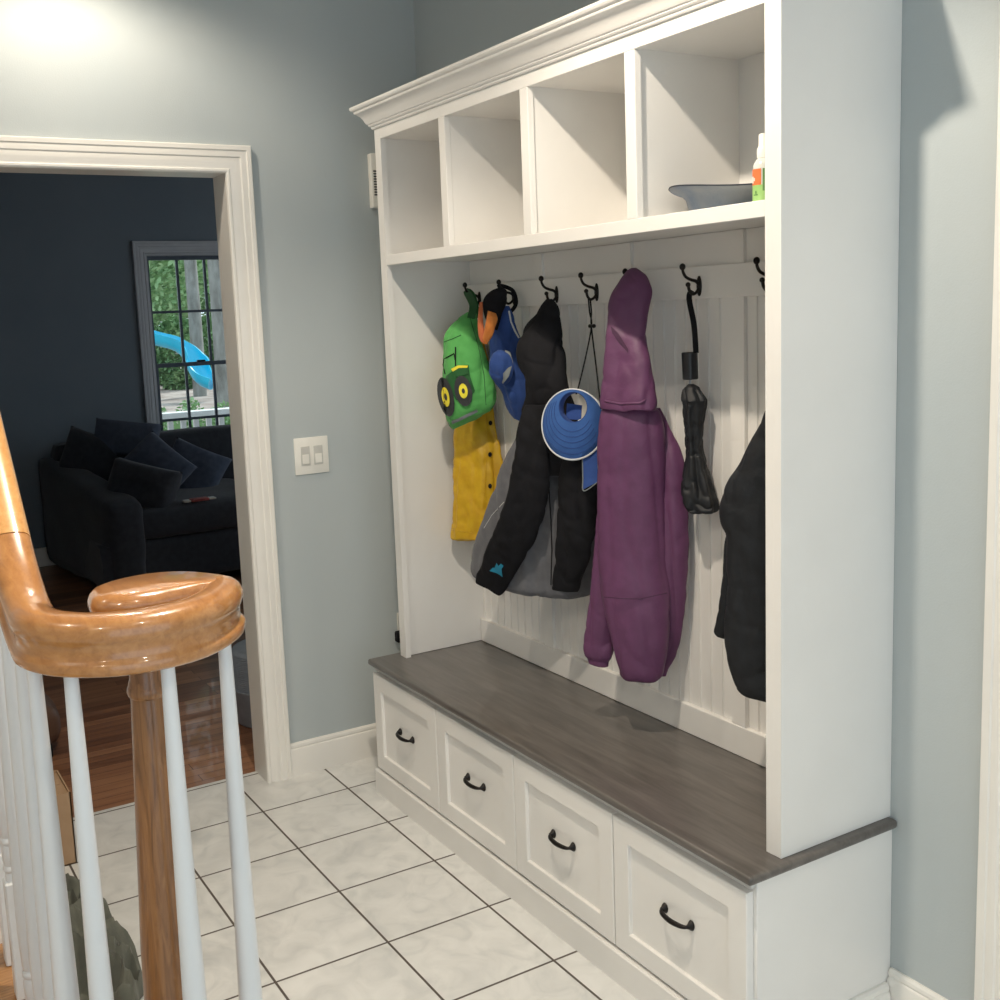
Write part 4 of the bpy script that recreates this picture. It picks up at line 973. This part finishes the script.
bm = bmesh.new(); box(bm, -8.3, -6.46, -3, 4, -.16, -.1); obj('deck_floor', bm, mat('deck_board', rgb(150, 140, 130), .8, rgb(140, 130, 120), 8), rail, smooth=False)
# slide
sl_m = mat('cyan_plastic', rgb(20, 176, 214), .35, rgb(36, 190, 226), 3, coat=.3)
XS = -16.5
cl = [atx(u, v, XS) for u, v in ((138, 325), (150, 331), (162, 335), (174, 339), (184, 346), (190, 356), (192, 366), (196, 374), (203, 378))]
off = [-.4, -.2, -.05, .1, .2, .3, .4, .5, .6]
cl = [Vector((p.x+o_, p.y, p.z)) for p, o_ in zip(cl, off)]
P = [Vector(p) for p in catmull([tuple(p) for p in cl], 8)]; rings = []
for i, p in enumerate(P):
    t = (P[min(i+1, len(P)-1)]-P[max(i-1, 0)]).normalized(); s = t.cross(Vector((0, 0, 1))); s = s.normalized() if s.length > .05 else Vector((0, 1, 0)); n_ = s.cross(t).normalized()
    o_ = [p+s*(.20*math.cos(a))+n_*(.21*math.sin(a)+.02) for a in (PI+PI*j/10 for j in range(11))]
    ii = [p+s*(.175*math.cos(a))+n_*(.185*math.sin(a)+.02) for a in (2*PI-PI*j/10 for j in range(11))]
    rings.append([q for q in o_+ii])
slide = thing('playground_slide', (XS, cl[4].y, GZ), 'bright blue curved plastic slide in the yard', 'slide')
bm = bmesh.new(); skin_rings(bm, rings); obj('chute', bm, sl_m, slide, ang=60)
bm = bmesh.new()
p = cl[0]; box(bm, p.x-.7, p.x-.1, p.y-1.2, p.y-.02, p.z-.25, p.z-.15); 
for a in (-.65, -.15):
    for b in (-1.15, 0): box(bm, p.x+a-.05, p.x+a+.05, p.y+b-.05, p.y+b+.05, GZ, p.z+1.3-.8*(b == 0)+.3)
obj('tower_frame', bm, mat('tan_post', rgb(206, 178, 140), .7, rgb(190, 160, 120), 10), slide, smooth=False)
# trees
leaf_m = mat('leaf_green', rgb(90, 130, 86), .6, rgb(134, 168, 118), 2.2, lo=.4, hi=.6)
leaf2_m = mat('leaf_light', rgb(128, 166, 118), .6, rgb(168, 198, 148), 3)
bark = mat('pale_bark', rgb(150, 150, 146), .9, rgb(112, 110, 106), 9, .5, 18, stretch=(1, 1, .35))
bark2 = mat('brown_bark', rgb(96, 82, 70), .9, rgb(74, 62, 52), 9, .5, 18)
rng = random.Random(4)
def leaves(bm, c, rx, ry, rz_, n, s):
    for _ in range(n):
        d = Vector((rng.gauss(0, 1), rng.gauss(0, 1), rng.gauss(0, 1))).normalized()*rng.uniform(.45, 1)**.5
        p = c+Vector((d.x*rx, d.y*ry, d.z*rz_)); k = rng.uniform(.6, 1.3)*s
        a = Vector((rng.gauss(0, 1), rng.gauss(0, 1), rng.gauss(0, .6))).normalized(); b = a.orthogonal().normalized()
        v = [bm.verts.new(p+q) for q in (a*k, b*k*.5, -a*k, -b*k*.5)]; bm.faces.new(v)
def tree(x, y, h, r, label, zc=None, m=leaf_m, n=1500, s=.12, bk=bark2, tr=.12, grp='trees in the yard'):
    t = thing('tree', (x, y, GZ), label, 'tree', grp)
    bm = bmesh.new(); tube(bm, [(x, y, GZ), (x+.05, y, GZ+h*.35), (x-.03, y+.06, GZ+h*.8)], tr, 12, 5, rfun=lambda q: tr*(1-.5*q)); obj('trunk', bm, bk, t)
    bm = bmesh.new()
    for _ in range(5): leaves(bm, Vector((x+rng.uniform(-.5, .5)*r, y+rng.uniform(-.5, .5)*r, GZ+h*rng.uniform(.45, .95))), r*.7, r*.7, h*.22, n//5, s)
    obj('crown', bm, m, t, smooth=False, recalc=False)
tr1 = atx(194, 330, -17); tr2 = atx(219, 340, -14)
for p, rr_, nm in ((tr1, .115, 'pale slender tree trunk behind the blue slide'), (tr2, .12, 'pale tree trunk at the right of the window view')):
    t = thing('birch_tree', (p.x, p.y, GZ), nm, 'tree', 'pale trunks in the yard')
    bm = bmesh.new(); tube(bm, [(p.x, p.y, GZ), (p.x, p.y+.03, 2), (p.x, p.y-.06, 7)], rr_, 14, 6, rfun=lambda q: rr_*(1.1-.35*q)); obj('trunk', bm, bark, t)
    bm = bmesh.new(); leaves(bm, Vector((p.x, p.y, 6.6)), 1.6, 1.6, 1.2, 700, .12); obj('crown', bm, leaf_m, t, smooth=False, recalc=False)
pos = ['far left', 'left', 'second from left', 'middle', 'second from right', 'right', 'far right']
for u_, X_, mm in ((138, -21, leaf2_m), (196, -25.5, leaf_m), (262, -29, leaf2_m), (150, -30.5, leaf_m), (214, -35, leaf2_m)):
    q = atx(u_, 320, X_)
    tree(q.x, q.y, 7.5, 1.6, 'dense green yard tree beyond the slide', m=mm, n=11000, s=.085, tr=.09)
for u_, X_ in ((144, -20.4), (180, -18.9), (212, -20.2)):
    q = atx(u_, 372, X_)
    bm = bmesh.new(); leaves(bm, Vector((q.x, q.y, 1.0)), .45, .5, .75, 3500, .06)
    tag(obj('shrub', bm, leaf_m, smooth=False, recalc=False), 'dark green shrub at the back of the yard', 'shrub', 'shrubs at the back of the yard')
for i in range(3):
    q = atx(158+i*32, 402, -10.4-(i % 2)*.9)
    bm = bmesh.new(); leaves(bm, Vector((q.x, q.y, GZ+.85)), .28, .30, .78, 3500, .03)
    tag(obj('shrub', bm, leaf2_m, smooth=False, recalc=False), 'light green shrub just beyond the white railing', 'shrub', 'shrubs behind the railing')

# ------------------------------------------------------------------ lights
w = bpy.data.worlds.new('world'); sc.world = w; w.use_nodes = True
bg = w.node_tree.nodes['Background']; bg.inputs[0].default_value = (.80, .92, 1.0, 1); bg.inputs[1].default_value = 1.05
def spot(x, y, e, c=(1, .878, .72), size=136, blend=.35, r=.035, z=CEIL-.01):
    l = bpy.data.lights.new('recessed_lamp', 'SPOT'); l.energy = e; l.color = c; l.spot_size = R_(size); l.spot_blend = blend; l.shadow_soft_size = r
    o = bpy.data.objects.new('recessed_lamp', l); COL.objects.link(o); o.location = (x, y, z); return o
spot(-.12, -1.08, 88)
spot(-1.62, -1.2, 27, size=152, blend=.5)
spot(1.3, -1.5, 18)
spot(1.3, -2.9, 20)
spot(-.12, -2.9, 32)
sun = bpy.data.lights.new('sun', 'SUN'); sun.energy = 2.2; sun.angle = .02; sun.color = (1, .97, .9)
so = bpy.data.objects.new('sun', sun); COL.objects.link(so); so.rotation_euler = (R_(-38), R_(-18), 0)

sc.view_settings.view_transform = 'Standard'; sc.view_settings.look = 'None'; sc.view_settings.gamma = 1
sc.view_settings.exposure = .5; sc.view_settings.use_curve_mapping = False
